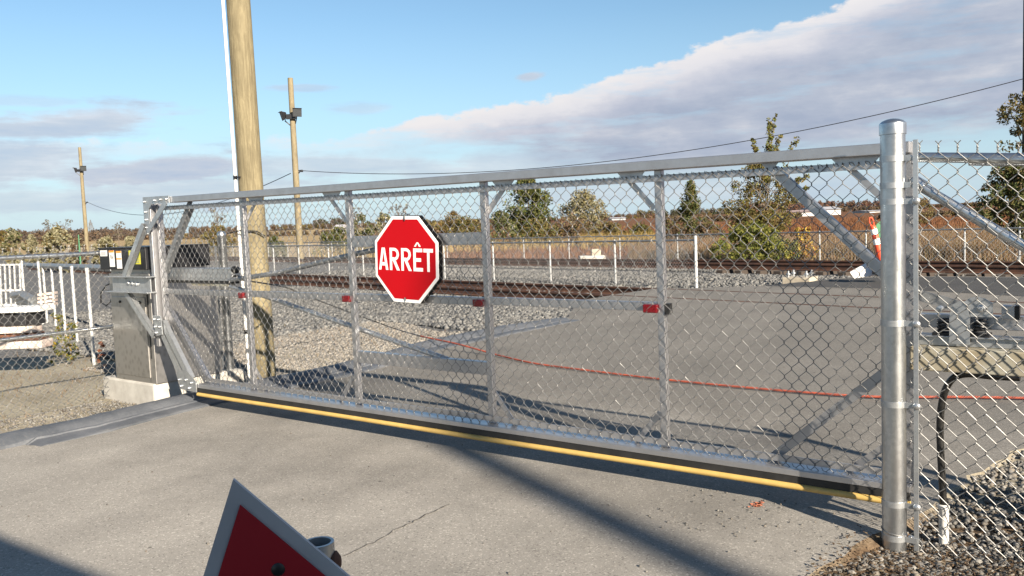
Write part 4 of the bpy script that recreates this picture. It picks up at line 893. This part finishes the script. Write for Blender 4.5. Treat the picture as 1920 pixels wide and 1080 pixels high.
# lumber pile
p = D(28, 655, 9.6); g0 = float(gz(p[0], p[1])); yv = np.array([.93, .36, 0]); yn = np.array([-.36, .93, 0])
names = []
def stackbox(name, label, cat, u0, u1, v0, v1, y, depth, mat, rows=0, group=None):
    a = D(u0, v1, y); c = D(u1, v1, y); t = D(u0, v0, y); L = np.linalg.norm(c-a); ctr = (a+c)/2
    if rows == 0:
        b = MB(); n = 9
        for k in range(n):
            zz = (t[2]-a[2])*(1+random.uniform(-.15, .12)); b.box(ctr+np.array([(k-n/2+.5)*L/n, depth/2+random.uniform(-.04, .04), zz/2]), (1, 0, 0), (0, 1, 0), Z_, L/n*1.02, depth, zz)
        o = b.build(name, mat, bevel=.012); return props(o, label, cat, group)
    b = MB(); hh = (t[2]-a[2])/rows
    for k in range(rows): b.box(ctr+np.array([random.uniform(-.05, .05), depth/2+random.uniform(-.05, .05), hh*(k+.5)]), (1, random.uniform(-.02, .02), 0), (0, 1, 0), Z_, L*random.uniform(.9, 1.05), depth, hh*.82)
    return props(b.build(name, mat, bevel=.006), label, cat, group)
y = 9.6
stackbox('plank_stack', 'lowest stack of pale weathered planks on the ground at far left', 'planks', -60, 66, 641, 658, y, .25, M['plank'], 1)
stackbox('plank_stack', 'reddish grey plank layer in the middle of the lumber pile', 'planks', -60, 72, 627, 641, y+.05, .25, M['rust'], 2)
stackbox('plank_stack', 'thick pale plank layer under the black sheet of the lumber pile', 'planks', -60, 73, 612, 627, y+.02, .22, M['plank'], 1)
stackbox('plastic_sheet', 'shiny black plastic sheet filling the middle of the lumber pile', 'plastic sheet', -60, 66, 588, 612, y+.02, .2, M['tarp'])
stackbox('plank_stack', 'white weathered boards lying on top of the black sheet', 'planks', -60, 70, 576, 588, y, .3, M['white_plastic'], 1)
b = MB()
for k in range(7):
    a = D(22+k*3+random.uniform(-3, 3), 552+k*3.2, 11.3); c = D(62+random.uniform(-6, 6), 560+k*2.5, 11.0); b.tube([a, (a+c)/2+Z_*.05, c], .035, 7)
props(b.build('hose_bundle', M['galv_dull'], smooth=True), 'bundle of dark grey hoses heaped behind the white boards', 'hoses')
b = MB()
for k in range(4): b.box(D(73, 553+k*7, 10.6)+np.array([0, .2, 0]), (1, .1, .08), (-.1, 1, 0), Z_, .20, .12, .03)
props(b.build('plank_end_stack', M['plank']), 'short pale plank ends stacked beside the yellow weeds', 'planks')
# ================================================================ FOREGROUND TRIANGULAR SIGN
tr = thing('triangular_sign', 'dark red triangular sign with pale border on a pipe in the near foreground', 'sign', (D(597, 1016, .74)[0], .74, -.05))
ya = .60; ap = D(437, 899, ya); el = D(385, 1075, ya)-ap; er = D(634, 1080, ya)-ap; el /= np.linalg.norm(el); er /= np.linalg.norm(er)
er = er+np.array([0, .10, 0]); er /= np.linalg.norm(er); el = el+np.array([0, -.05, 0]); el /= np.linalg.norm(el)
Ls = .26; tri = [ap, ap+el*Ls, ap+er*Ls]; cen = sum(tri)/3; nn = np.cross(el, er); nn /= np.linalg.norm(nn); nn = nn if nn[1] < 0 else -nn
inset = lambda f, o: [cen+(p-cen)*f+nn*o for p in tri]
b = MB(); b.prism(inset(1, 0), -nn*.004); b.build('plate', simple('shaded_white_sheet', (.42, .43, .45), .5, 0, scale=9, var=.2), tr)  # white border, its colour greyed to deepen the shade it stands in
b = MB(); b.prism(inset(.87, .0008), nn*.0008); b.build('panel', simple('dark_red_sheet', (.30, .003, .012), .45, 0, scale=4, var=.15), tr)
pt = D(597, 1016, .74)
b = MB(); n = 24; prof = [(.0225, -.0), (.0225, pt[2]+.02)]
px = np.array([pt[0], .74, 0])
b.lathe(px-Z_*.06, [(.0140, 0), (.0140, pt[2]+.06), (.0112, pt[2]+.06), (.0112, pt[2]-.25)], 24); b.build('pipe', M['galv'], tr, smooth=True)
dr_ = ray(522, 1066); bp = CAM+dr_*(((ap-CAM)@nn)/(dr_@nn)); MB().lathe(bp+nn*.0, [(.0050, -.002), (.0050, .002), (.0030, .0032), (0, .0034)], 14, nn).build('bolt', M['black'], tr, smooth=True)
kb = px+Z_*(pt[2]-.020)+np.array([.021, 0, 0]); b = MB(); b.lathe(kb-np.array([.02, 0, 0]), [(.006, 0), (.0075, .006), (.0100, .010), (.0095, .015), (.005, .018), (0, .0185)], 12, (1, 0, .1)); b.build('rusty_clamp_nut', M['rust'], tr, smooth=True)
# ================================================================ TREES AND BUSHES
def leaves(C, sp, n, size, flat=1.0):
    """C (m,3) clump centres, sp (m,) spreads; n leaves; returns V,F quads (rhombic leaves)"""
    k = RNG.integers(0, len(C), n); d = RNG.normal(0, 1, (n, 3)); d /= np.linalg.norm(d, axis=1)[:, None]
    P = C[k]+d*(sp[k]*RNG.uniform(.25, 1.0, n)**.6)[:, None]*np.array([1, 1, flat])
    q = np.array([(-1, 0, 0), (0, -.5, .12), (1.1, 0, 0), (0, .5, .12)]); s = RNG.uniform(.6, 1.3, n)*size*.5
    V = np.einsum('nij,kj->nki', rotmats(n), q)*s[:, None, None]+P[:, None]
    return V.reshape(-1, 3), np.arange(4*n).reshape(-1, 4)
def plant(name, label, cat, base, h, w, shape, leaf, n, size, group=None, clumps=40, trunk=True, lean=0.0, gap=.8, mix=None, low=.08):
    base = np.array(base, float); root = thing(name, label, cat, base, group)
    C, sp = [], []
    for _ in range(clumps):
        f = random.random(); a = random.uniform(0, 2*math.pi); rr = math.sqrt(random.random())
        if shape == 'cone': f = f**1.25; R = w/2*(1-f)**.75*(.75+.5*random.random())
        elif shape == 'oval': R = w/2*math.sin(math.pi*min(.98, max(.06, f*.95+.05)))**.7
        elif shape == 'dome': R = w/2*math.sqrt(max(.02, 1-f*f)); f = f*.95
        elif shape == 'spire': R = w/2*max(.10, (1-f)**1.6)
        elif shape == 'fan': f = .45+.55*f; R = w/2*(.4+.6*f)
        else: R = w/2
        C.append((base[0]+R*rr*math.cos(a)+lean*f, base[1]+R*rr*math.sin(a)*.9, base[2]+h*(low+(1-low)*f))); sp.append(w*gap*random.uniform(.08, .20)*(1 if shape != 'spire' else (1-.6*f)))
    C = np.array(C); sp = np.array(sp)
    if trunk:
        b = MB(); tr = max(.02, h*.018); pts = [base+np.array([lean*f+random.uniform(-.02, .02)*h*f, random.uniform(-.01, .01)*h*f, h*f*.92-(.2 if f == 0 else 0)]) for f in (0, .2, .4, .6, .8, 1)]
        b.tube(pts, [tr*(1-.85*f) for f in (0, .2, .4, .6, .8, 1)], 7)
        for i in RNG.choice(len(C), min(len(C), 22), replace=False):
            f = max(.05, (C[i][2]-base[2])/h-.18); s0 = base+np.array([lean*f, 0, h*f*.92]); m = (s0+C[i])/2+np.array([0, 0, -.03*h]); b.tube([s0, m, C[i]], [tr*.38, tr*.26, tr*.08], 4)
        b.build('trunk', LF['bark'], root, smooth=True)
    V, F = leaves(C, sp, n, size); mats = [LF[leaf]]+([LF[m] for m in mix] if mix else [])
    mi = None
    if mix: mi = np.where(RNG.random(n) < .55, 0, RNG.integers(0, len(mats), n))
    npmesh('crown', V, F, mats if len(mats) > 1 else mats[0], root, mi=mi)
    return root
def at(u, y, vb=None):
    p = D(u, 440, y); z = float(gz(p[0], p[1])); return np.array([p[0], p[1], z])
def hgt(u, v, y): return D(u, v, y)[2]
def pl(name, label, cat, u, y, vtop, wpx, *a, **k):
    b = at(u, y); return plant(name, label, cat, b, hgt(u, vtop, y)-b[2], wpx*y/FPX, *a, **k)
# tall trees
pl('tree', 'dense green poplar-like tree, the darkest one behind the middle of the gate', 'tree', 992, 72, 336, 92, 'oval', 'green', 11000, .24, clumps=150, gap=.85, mix=['olive', 'green', 'lime'])
pl('tree', 'pale silvery round tree right of the dark green tree', 'tree', 1096, 76, 362, 92, 'oval', 'pale', 7000, .24, clumps=120, gap=.85, mix=['olive'])
pl('tree', 'narrow green spire-shaped tree left of the tall leaning aluminium brace', 'tree', 1297, 70, 342, 64, 'cone', 'green', 6500, .20, clumps=130, gap=.8, mix=['olive'])
pl('tree', 'tall loose rusty-green tree with bare upper shoots rising above the gate top', 'tree', 1425, 31, 300, 128, 'oval', 'olive', 9500, .10, clumps=170, gap=.62, mix=['orange', 'lime', 'olive'], low=.15)
def shoots(name, label, u0, y, lines, n, size, leaf, mix):
    base = at(u0, y); root = thing(name, label, 'tree', base); b = MB(); C, sp = [], []
    for pts in lines:
        P = np.array([base]+[D(u, v, y+random.uniform(-.3, .3)) for u, v in pts]); tt = np.linspace(0, len(P)-1, 26); Q = np.stack([np.interp(tt, np.arange(len(P)), P[:, k]) for k in range(3)], -1)
        for _ in range(3): Q[1:-1] = (Q[:-2]+2*Q[1:-1]+Q[2:])/4
        b.tube(Q, np.linspace(.03, .004, 26), 5)
        for f in np.linspace(.50, 1, 26): C.append(Q[int(f*25)]+RNG.normal(0, .085*(1.5-f), 3)); sp.append(.07+.12*(1-f))
    b.build('trunk', LF['bark'], root, smooth=True)
    V, F = leaves(np.array(C), np.array(sp), n, size); npmesh('crown', V, F, [LF[leaf], LF[mix]], root, mi=RNG.integers(0, 2, n))
shoots('young_tree', 'slender loose-leaved shoots reaching highest above the gate top', 1436, 31, [[(1438, 380), (1442, 300), (1455, 214)], [(1436, 380), (1436, 310), (1444, 262), (1441, 225)], [(1432, 370), (1424, 300), (1412, 262)], [(1440, 360), (1450, 300), (1462, 255)]], 1500, .11, 'olive', 'lime')
shoots('young_tree', 'sparse arching shoots right of the tallest ones with few leaves', 1450, 31.4, [[(1458, 370), (1480, 300), (1494, 257)], [(1465, 380), (1490, 345), (1516, 328)], [(1470, 390), (1500, 360), (1512, 352)]], 800, .11, 'olive', 'lime')
pl('bush', 'yellow-green leafy bush at the foot of the tall rusty-green tree', 'bush', 1412, 29.5, 420, 165, 'dome', 'lime', 4600, .12, clumps=100, trunk=True, gap=.5, mix=['green', 'lime'])
pl('bush', 'bright yellow bush right of the yellow-green bush', 'bush', 1503, 29.5, 424, 62, 'dome', 'yellow', 1700, .12, clumps=44, gap=.75, mix=['dead', 'yellow'])
b = at(1955, 26); plant('tree', 'big olive-brown maple rising at the right edge above the fence', 'tree', b, hgt(1920, 118, 26)-b[2], 2.9, 'oval', 'olive', 12500, .11, clumps=190, lean=-.12, gap=.45, mix=['orange', 'green'], low=.12)
b = at(1905, 25); plant('bush', 'dark green lower boughs under the maple at the right edge', 'bush', b, hgt(1900, 305, 25)-b[2], 2.3, 'oval', 'green', 9000, .11, clumps=110, gap=.55, mix=['olive', 'brown'], low=.25)
pl('tree', 'small bare brown tree showing just right of the big post', 'tree', 1722, 80, 372, 60, 'oval', 'olive', 1200, .20, clumps=36, mix=['brown'])
# band of bushes in front of the middle trees
for u, y, vt, w, lf_, lb, mx in (
    (940, 64, 398, 80, 'green', 'grey-green bush left of the dark poplar-like tree', ['pale']), (1010, 60, 414, 90, 'olive', 'low olive bush under the dark poplar-like tree', ['green']),
    (1075, 62, 404, 90, 'brown', 'brown twiggy bush between the dark tree and the pale tree', ['olive']), (1145, 60, 420, 100, 'olive', 'low tawny bush right of the pale silvery tree', ['brown']),
    (1200, 58, 424, 70, 'olive', 'low bush just left of the second gate stile from the right', ['green']), (1262, 58, 420, 60, 'brown', 'dark brown bush left of the narrow spire-shaped tree', ['green']),
    (1330, 62, 418, 70, 'brown', 'dark bush right of the narrow spire-shaped tree', ['green', 'olive']), (868, 70, 408, 80, 'olive', 'olive bush just right of the stop sign', ['green']),
    (852, 80, 396, 60, 'orange', 'tawny round bush behind the stop sign edge', ['brown']),
    (632, 58, 428, 84, 'green', 'wide dark green bush left of the stop sign', ['olive']), (514, 60, 444, 40, 'green', 'small round bush beside the nearer floodlight pole', ['olive']),
    (408, 64, 424, 70, 'olive', 'olive bush behind the galvanised end post', ['orange']), (680, 66, 402, 46, 'green', 'bush with upright shoots left of the stop sign top', ['pale']),
    (722, 70, 398, 46, 'pale', 'pale bush peeping over the top of the stop sign', ['green']), (196, 52, 444, 52, 'pale', 'pale bush right of the distant floodlight pole', ['olive']),
    (106, 46, 424, 66, 'pale', 'largest pale silvery bush on the left before the straw field', ['olive']), (22, 60, 428, 46, 'pale', 'pale bush at the far left edge', ['green', 'olive']),
    (58, 62, 438, 26, 'pale', 'smallest pale bush between two larger ones on the left', None), (145, 50, 446, 34, 'brown', 'low brown bush at the foot of the largest pale bush', ['pale']), (4, 90, 432, 34, 'orange', 'rust-coloured bush cut by the left edge', None), (245, 54, 440, 30, 'pale', 'pale bush partly behind the gate end column', None)):
    pl('bush', lb, 'bush', u, y, vt, w, 'dome', lf_, 2300, .20, clumps=50, gap=.8, mix=mx)
# slight open trees on the left
for u, y, vt, w, lb in ((92, 120, 411, 26, 'thin open tree over the largest pale bush, left one'), (120, 125, 412, 36, 'wider open tree left of the distant floodlight pole'), (222, 130, 416, 26, 'lone thin tree between the distant pole and the gate'), (410, 110, 390, 40, 'feathery grey tree behind the galvanised end post'), (748, 100, 384, 42, 'feathery tree over the stop sign'), (668, 100, 390, 30, 'feathery tree left of the stop sign')):
    pl('tree', lb, 'tree', u, y, vt, w, 'fan', 'maroon', 380, .20, clumps=30, gap=.55, mix=['pale'])
# weeds of the yard
pl('weed', 'yellow-green weed clump beside the lumber pile', 'weed', 97, 10.6, 578, 46, 'dome', 'lime', 700, .035, clumps=30, trunk=False, mix=['yellow'])
pl('weed', 'second green weed clump left of the white posts', 'weed', 120, 11.0, 600, 40, 'dome', 'green', 500, .035, clumps=24, trunk=False, mix=['yellow', 'lime'])
pl('weed', 'red-brown weed clump at the foot of the last white post', 'weed', 174, 9.9, 640, 22, 'dome', 'dead', 260, .03, clumps=14, trunk=False)
pl('weed', 'green weed tuft against the stainless cabinet', 'weed', 207, 9.2, 600, 22, 'dome', 'green', 240, .03, clumps=14, trunk=False, mix=['olive'])
# reeds and tall grass beyond the farther fence
def blades(name, P, h, w, mat, tilt=.15):
    n = len(P); a = RNG.uniform(0, 6.28, n); hh = RNG.uniform(.5, 1.1, n)*h; l = RNG.normal(0, tilt, (n, 2))*hh[:, None]; dx = np.stack([np.cos(a), np.sin(a), 0*a], -1)*w/2
    V = np.stack([P+dx, P-dx, P+np.stack([l[:, 0], l[:, 1], hh], -1)], 1)
    return props(npmesh(name, V.reshape(-1, 3), np.arange(3*n).reshape(-1, 3), mat, loc=(0, 0, 0)), kind='stuff')
def inpx(n, u0, u1, y0, y1):
    y = y0*(y1/y0)**RNG.random(n); u = RNG.uniform(u0, u1, n); x = (u-960)/FPX*y
    k = (.747*x+.665*y) > 27.0; x, y = x[k], y[k]; return np.stack([x, y, gz(x, y)], -1)
blades('marsh_reeds', inpx(52000, 1180, 1960, 20, 62), .62, .022, LF['reed'])
blades('rust_grass', inpx(36000, 780, 1960, 42, 140), .36, .09, leafmat('rust_brown_grass', [(.14, .055, .022), (.18, .08, .033), (.10, .04, .02), (.20, .10, .045)], .3))
blades('golden_tall_grass', np.concatenate([inpx(3500, 1090, 1230, 52, 60), inpx(700, 820, 1100, 54, 58), inpx(2200, 480, 820, 44, 56), inpx(3500, -40, 420, 44, 90)]), 1.0, .05, LF['gold'])
# ---- far tree line
def treeline(name, spec, mats):
    C, R, MI = [], [], []
    for (u0, u1, y, vt0, vt1, mi, dens) in spec:
        for _ in range(int((u1-u0)*dens)):
            u = random.uniform(u0, u1); yy = y*random.uniform(.93, 1.1); f = (u-u0)/max(1, u1-u0); p = at(u, yy)
            ht = hgt(u, vt0+(vt1-vt0)*f, yy)-p[2]; ht *= random.uniform(.72, 1.04); r = ht*random.uniform(.28, .5)
            for zz in np.arange(.15, 1.0, .22): C.append((p[0]+random.uniform(-r, r)*.3, p[1], p[2]+ht*zz)); R.append(r*(1.05-.6*zz)+.5); MI.append(random.choice(mi))
    C = np.array(C); R = np.array(R); MI = np.array(MI); k = 34; n = len(C)*k; idx = np.repeat(np.arange(len(C)), k)
    d = RNG.normal(0, 1, (n, 3)); d /= np.linalg.norm(d, axis=1)[:, None]; P = C[idx]+d*(R[idx]*RNG.uniform(.3, 1, n))[:, None]
    q = np.array([(-1, 0, 0), (0, -.7, .12), (1, 0, 0), (0, .7, .12)]); s = RNG.uniform(.5, 1.1, n)*np.clip(R[idx]*.32, .25, 1.2)
    V = np.einsum('nij,kj->nki', rotmats(n), q)*s[:, None, None]+P[:, None]
    return props(npmesh(name, V.reshape(-1, 3), np.arange(4*n).reshape(-1, 4), mats, mi=MI[idx], loc=(0, 0, 0)), kind='stuff')
tm = [LF['maroon'], LF['redwood'], LF['darkwood'], LF['brown'], LF['olive']]
treeline('far_woodland', [(-80, 500, 330, 434, 424, [0, 0, 0, 3], .42), (440, 900, 420, 424, 412, [0, 0, 3, 4], .42), (590, 660, 600, 412, 408, [0, 2], .5), (880, 1240, 330, 412, 400, [0, 3, 4, 1], .40), (1200, 1420, 380, 396, 388, [2, 0, 4, 2], .42),
    (1400, 1740, 380, 380, 374, [1, 1, 1, 0, 3], .45), (1500, 1980, 260, 392, 376, [0, 3, 3, 4], .40), (1240, 1500, 170, 408, 400, [3, 4, 0], .30), (300, 620, 200, 442, 434, [4, 3, 0], .22), (-60, 300, 230, 444, 434, [0, 3], .20), (740, 900, 160, 416, 414, [4, 3, 4], .35), (1650, 1980, 120, 404, 392, [4, 3, 0], .25)], tm)
# ---- far buildings and lattice tower
def shed(name, label, u0, u1, y, vt, wallmat, roofmat, depth=10, gable=.35):
    a, c = at(u0, y), at(u1, y); L = c[0]-a[0]; z0 = (a[2]+c[2])/2; ht = hgt((u0+u1)/2, vt, y)-z0; ctr = np.array([(a[0]+c[0])/2, y, z0])
    r = thing(name, label, 'building', ctr); wl = MB().box(ctr+Z_*(ht*(1-gable)/2-.3)+np.array([0, depth/2, 0]), (1, 0, 0), (0, 1, 0), Z_, L, depth, ht*(1-gable)+.6); wl.build('wall', wallmat, r)
    b = MB(); e = ht*(1-gable); x0, x1 = ctr[0]-L/2-.3, ctr[0]+L/2+.3
    b.hexa([(x0, y-.4, z0+e+.003), (x1, y-.4, z0+e+.003), (x1, y+depth+.4, z0+e+.003), (x0, y+depth+.4, z0+e+.003), (x0, y+depth/2-.1, z0+ht), (x1, y+depth/2-.1, z0+ht), (x1, y+depth/2+.1, z0+ht), (x0, y+depth/2+.1, z0+ht)]); b.build('roof', roofmat, r)
    MB().box(ctr+np.array([-L*.15, -.03, ht*.3]), (1, 0, 0), (0, 1, 0), Z_, min(2.4, L*.3), .06, ht*.35).build('door', M['label_grey'], r)
grw = simple('pale_metal_cladding', (.56, .55, .53), .6, 0, scale=.4); rfm = simple('grey_metal_roof', (.42, .41, .42), .5, 0, scale=.4); rdr = simple('brown_shed_roof', (.30, .22, .20), .7, 0, scale=.4)
shed('barn', 'long pale grey metal barn on the horizon left of the big post', 1527, 1577, 190, 387, grw, rfm); shed('shed', 'lower long shed with a brownish roof joined left of the pale barn', 1488, 1528, 186, 393, grw, rdr)
shed('shed', 'low pale building on the horizon close to the big post', 1630, 1690, 200, 393, grw, rfm); shed('house', 'tiny white house among the trees left of the stop sign', 627, 640, 210, 421, M['white_paint'], rfm, 8, .45)
shed('shed', 'grey shed far off right of the silvery tree', 1148, 1174, 280, 407, M['galv_dull'], rfm)
p = at(171, 700); b = MB(); ht = hgt(171, 412, 700)-p[2]
for sx in (-1, 1):
    for sy in (-1, 1): b.bar(p+np.array([sx*3, sy*3, 0]), p+np.array([0, 0, ht]), .5, .5, (0, -1, 0))
for f in (.3, .55, .8): b.bar(p+np.array([-3*(1-f)-1.5, 0, ht*f]), p+np.array([3*(1-f)+1.5, 0, ht*f]), .4, .4, (0, -1, 0))
props(b.build('lattice_tower', M['galv_dull']), 'tiny lattice pylon on the left horizon beside the distant pole', 'pylon')
# green sapling stake
p = at(147, 48); b = MB(); b.tube([p, p+Z_*(hgt(148, 440, 48)-p[2])], [.06, .03], 6); props(b.build('stake', M['green_paint'], smooth=True), 'thin dark green stake left of the distant floodlight pole', 'stake')
# ================================================================ SKY, SUN, CAMERA
def azel(u, v): d = ray(u, v); d = d/np.linalg.norm(d); return math.atan2(d[0], d[1]), math.asin(d[2])
W = bpy.data.worlds.new('World'); S.world = W; W.use_nodes = True
t = W.node_tree; nd, lk = t.nodes, t.links
bg = nd['Background']
def mth(op, a, b=None, c=None, clamp=False):
    x = nd.new('ShaderNodeMath'); x.operation = op; x.use_clamp = clamp
    for i, v in enumerate((a, b, c)):
        if v is None: continue
        if np.isscalar(v): x.inputs[i].default_value = v
        else: lk.new(v, x.inputs[i])
    return x.outputs[0]
def rmp(fac, stops, interp='LINEAR'):
    x = nd.new('ShaderNodeValToRGB'); x.color_ramp.interpolation = interp; el = x.color_ramp.elements
    while len(el) < len(stops): el.new(.5)
    for q, (p, c) in zip(el, stops): q.position = p; q.color = (c, c, c, 1) if np.isscalar(c) else (*c, 1)
    lk.new(fac, x.inputs[0]); return x.outputs[0]
def mixc(f, a, b, bl='MIX'):
    x = nd.new('ShaderNodeMix'); x.data_type = 'RGBA'; x.blend_type = bl
    if np.isscalar(f): x.inputs[0].default_value = f
    else: lk.new(f, x.inputs[0])
    for s_, v in ((x.inputs[6], a), (x.inputs[7], b)):
        if isinstance(v, tuple): s_.default_value = (*v, 1)
        else: lk.new(v, s_)
    return x.outputs[2]
sky = nd.new('ShaderNodeTexSky'); sky.sky_type = 'NISHITA'; sky.sun_disc = False
sky.sun_elevation = SUN_EL; sky.sun_rotation = math.atan2(SUN_AZ[0], SUN_AZ[1]); sky.air_density = 1.0; sky.dust_density = .35; sky.ozone_density = 1.6; sky.altitude = 50
tc = nd.new('ShaderNodeTexCoord'); sx = nd.new('ShaderNodeSeparateXYZ'); lk.new(tc.outputs['Generated'], sx.inputs[0])
az = mth('ARCTAN2', sx.outputs[0], sx.outputs[1]); el = mth('ARCSINE', sx.outputs[2])
cv = nd.new('ShaderNodeCombineXYZ'); lk.new(az, cv.inputs[0]); lk.new(el, cv.inputs[1])
def nz(sc, scale, detail, rough=.55, off=0):
    mp = nd.new('ShaderNodeMapping'); mp.inputs['Scale'].default_value = (*sc, 1); mp.inputs['Location'].default_value = (off, off*.7, 0); mp.inputs['Rotation'].default_value = (0, 0, 0); lk.new(cv.outputs[0], mp.inputs[0])
    x = nd.new('ShaderNodeTexNoise'); x.inputs['Scale'].default_value = scale; x.inputs['Detail'].default_value = detail; x.inputs['Roughness'].default_value = rough; lk.new(mp.outputs[0], x.inputs[0]); return x.outputs['Fac']
n_puff = nz((1, 1.7), 17, 8, .60); n_big = nz((1, 3.2), 5.5, 6, .6, 3.1); n_str = nz((1, 6.5), 7, 8, .62, 5.0); n_fine = nz((1, 2.6), 34, 6, .6, 1.7)
A_LO, A_HI, E_MAX = rad(-45), rad(60), rad(45)
an = mth('DIVIDE', mth('SUBTRACT', az, A_LO), A_HI-A_LO, clamp=True)
def curve(pts):
    st = []
    for u, v in pts: a, e = azel(u, v); st.append(((a-A_LO)/(A_HI-A_LO), (e+rad(5))/E_MAX))
    return mth('SUBTRACT', mth('MULTIPLY', rmp(an, sorted(st)), E_MAX), rad(5))
up_ = curve([(600, 262), (645, 254), (700, 240), (800, 222), (860, 213), (960, 188), (1050, 178), (1100, 160), (1200, 124), (1300, 94), (1400, 62), (1500, 36), (1580, 4), (1700, -60), (1850, -130), (2100, -240), (2600, -300)])
dn_ = curve([(600, 264), (645, 258), (700, 268), (860, 272), (960, 284), (1050, 312), (1200, 326), (1350, 318), (1500, 288), (1650, 268), (1780, 262), (1920, 240), (2100, 230), (2600, 330)])
pf = mth('SUBTRACT', n_puff, .5); bf_ = mth('SUBTRACT', n_big, .5); sf = mth('SUBTRACT', n_str, .5)
e_up = mth('ADD', mth('SUBTRACT', up_, el), mth('ADD', mth('MULTIPLY', pf, .055), mth('MULTIPLY', mth('SUBTRACT', n_fine, .5), .012)))
e_dn = mth('ADD', mth('SUBTRACT', el, dn_), mth('ADD', mth('MULTIPLY', sf, .05), mth('MULTIPLY', bf_, .03)))
m_up = mth('SMOOTH_MIN', 1, 1, 0) if False else rmp(mth('ADD', mth('MULTIPLY', e_up, 9), .5, clamp=True), [(.49, 0.), (.56, 1.)], 'EASE')
m_dn = rmp(mth('ADD', mth('MULTIPLY', e_dn, 9), .5, clamp=True), [(.35, 0.), (.68, 1.)], 'EASE')
thin = rmp(mth('ADD', n_str, mth('MULTIPLY', bf_, .4)), [(.30, .55), (.48, 1.)])
mA = mth('MULTIPLY', mth('MULTIPLY', m_up, m_dn), thin)
depth = mth('MULTIPLY', e_up, 1/.075, clamp=True)       # 0 at the lit edge, 1 well inside
depth = mth('ADD', depth, mth('ADD', mth('MULTIPLY', sf, -.3), mth('MULTIPLY', pf, -1.1)), clamp=True)
EXPO, SKYS = 1.5, .051
CB = 1/(SKYS*2**EXPO)
lin = lambda c: tuple(((q/255+.055)/1.055)**2.4 for q in c)
edgec = rmp(depth, [(0, lin((240, 237, 238))), (.22, lin((230, 229, 234))), (.55, lin((200, 204, 219))), (1, lin((182, 191, 208)))])
n_b1 = nz((1, 4.2), 9, 7, .58, 9.3)
inner = rmp(mth('ADD', mth('MULTIPLY', n_b1, .7), mth('MULTIPLY', n_puff, .3)), [(.38, lin((165, 177, 199))), (.54, lin((187, 195, 211))), (.65, lin((210, 213, 222))), (.77, lin((226, 227, 234)))])
colA = mixc(rmp(depth, [(.25, 0.), (.8, .85)]), edgec, inner)
# small separate clouds as soft ellipses (u, v, half width, half height in picture pixels)
def blob(u, v, ru, rv, ang=0.0, soft=.9):
    a, e = azel(u, v); k = 1/FPX
    dx = mth('SUBTRACT', az, a); dy = mth('SUBTRACT', el, e)
    if ang: dy = mth('SUBTRACT', dy, mth('MULTIPLY', dx, ang))
    x = mth('DIVIDE', dx, ru*k); y = mth('DIVIDE', dy, rv*k)
    d = mth('SQRT', mth('ADD', mth('MULTIPLY', x, x), mth('MULTIPLY', y, y)))
    d = mth('ADD', d, mth('ADD', mth('MULTIPLY', sf, 2.6), mth('MULTIPLY', pf, 1.3)))
    return rmp(mth('MULTIPLY', d, .5, clamp=True), [(.5-.5*soft*.6, 1.), (.62, 0.)], 'EASE')
mB = None
for u, v, ru, rv, ang, op in ((150, 226, 190, 28, .10, .85), (40, 310, 170, 42, .0, .8), (280, 322, 200, 30, .10, .95), (370, 360, 330, 34, 0, .7), (120, 372, 260, 26, 0, .6), (620, 308, 260, 26, 0, .7), (560, 164, 60, 7, 0, .5), (995, 143, 26, 9, .1, .8), (690, 205, 60, 10, 0, .4), (900, 316, 320, 30, 0, .65), (1300, 355, 420, 26, 0, .55), (60, 192, 90, 10, 0, .35)):
    m = mth('MULTIPLY', blob(u, v, ru, rv, ang), op); mB = m if mB is None else mth('MAXIMUM', mB, m)
colB = rmp(mth('ADD', mth('MULTIPLY', n_str, .8), mth('MULTIPLY', n_puff, .3)), [(.35, lin((178, 194, 218))), (.55, lin((202, 209, 222))), (.72, lin((228, 229, 236)))])
# low haze band on the horizon, part of the sky itself
hzf = rmp(mth('DIVIDE', el, rad(16), clamp=True), [(0, .80), (.25, .58), (.5, .26), (.85, 0.)])
sc_ = mixc(1.0, sky.outputs[0], (.84, .965, 1.0), 'MULTIPLY')
sc_ = mixc(hzf, sc_, tuple(q*CB for q in lin((186, 212, 238))))
def scal(c): return mixc(1.0, c, (CB, CB, CB), 'MULTIPLY')
sc_ = mixc(mB, sc_, scal(colB)); sc_ = mixc(mA, sc_, scal(colA))
lk.new(sc_, bg.inputs[0]); bg.inputs[1].default_value = SKYS
sl = bpy.data.lights.new('sun', 'SUN'); sl.energy = 5.0; sl.angle = rad(.53); sl.color = (1.0, .88, .72)
so = bpy.data.objects.new('sun', sl); COL.objects.link(so)
sd = Vector((SUN_AZ[0]*math.cos(SUN_EL), SUN_AZ[1]*math.cos(SUN_EL), math.sin(SUN_EL)))
so.rotation_euler = sd.to_track_quat('Z', 'Y').to_euler(); so.location = (8, -10, 12)
cam = bpy.data.cameras.new('camera'); co = bpy.data.objects.new('camera', cam); COL.objects.link(co); S.camera = co
cam.sensor_width = 36; cam.lens = FPX/1920*36; cam.clip_end = 5000; cam.clip_start = .05
mw = Matrix.Identity(4)
for r in range(3): mw[r][0] = Rv[r]; mw[r][1] = Uv[r]; mw[r][2] = -Fv[r]; mw[r][3] = CAM[r]
co.matrix_world = mw
S.view_settings.view_transform = 'Standard'; S.view_settings.look = 'None'; S.view_settings.gamma = 1; S.view_settings.exposure = EXPO
S.render.engine = 'CYCLES'; S.cycles.use_denoising = True; S.cycles.denoiser = 'OPENIMAGEDENOISE'; S.cycles.denoising_input_passes = 'RGB_ALBEDO_NORMAL'; S.cycles.max_bounces = 6; S.cycles.transparent_max_bounces = 8
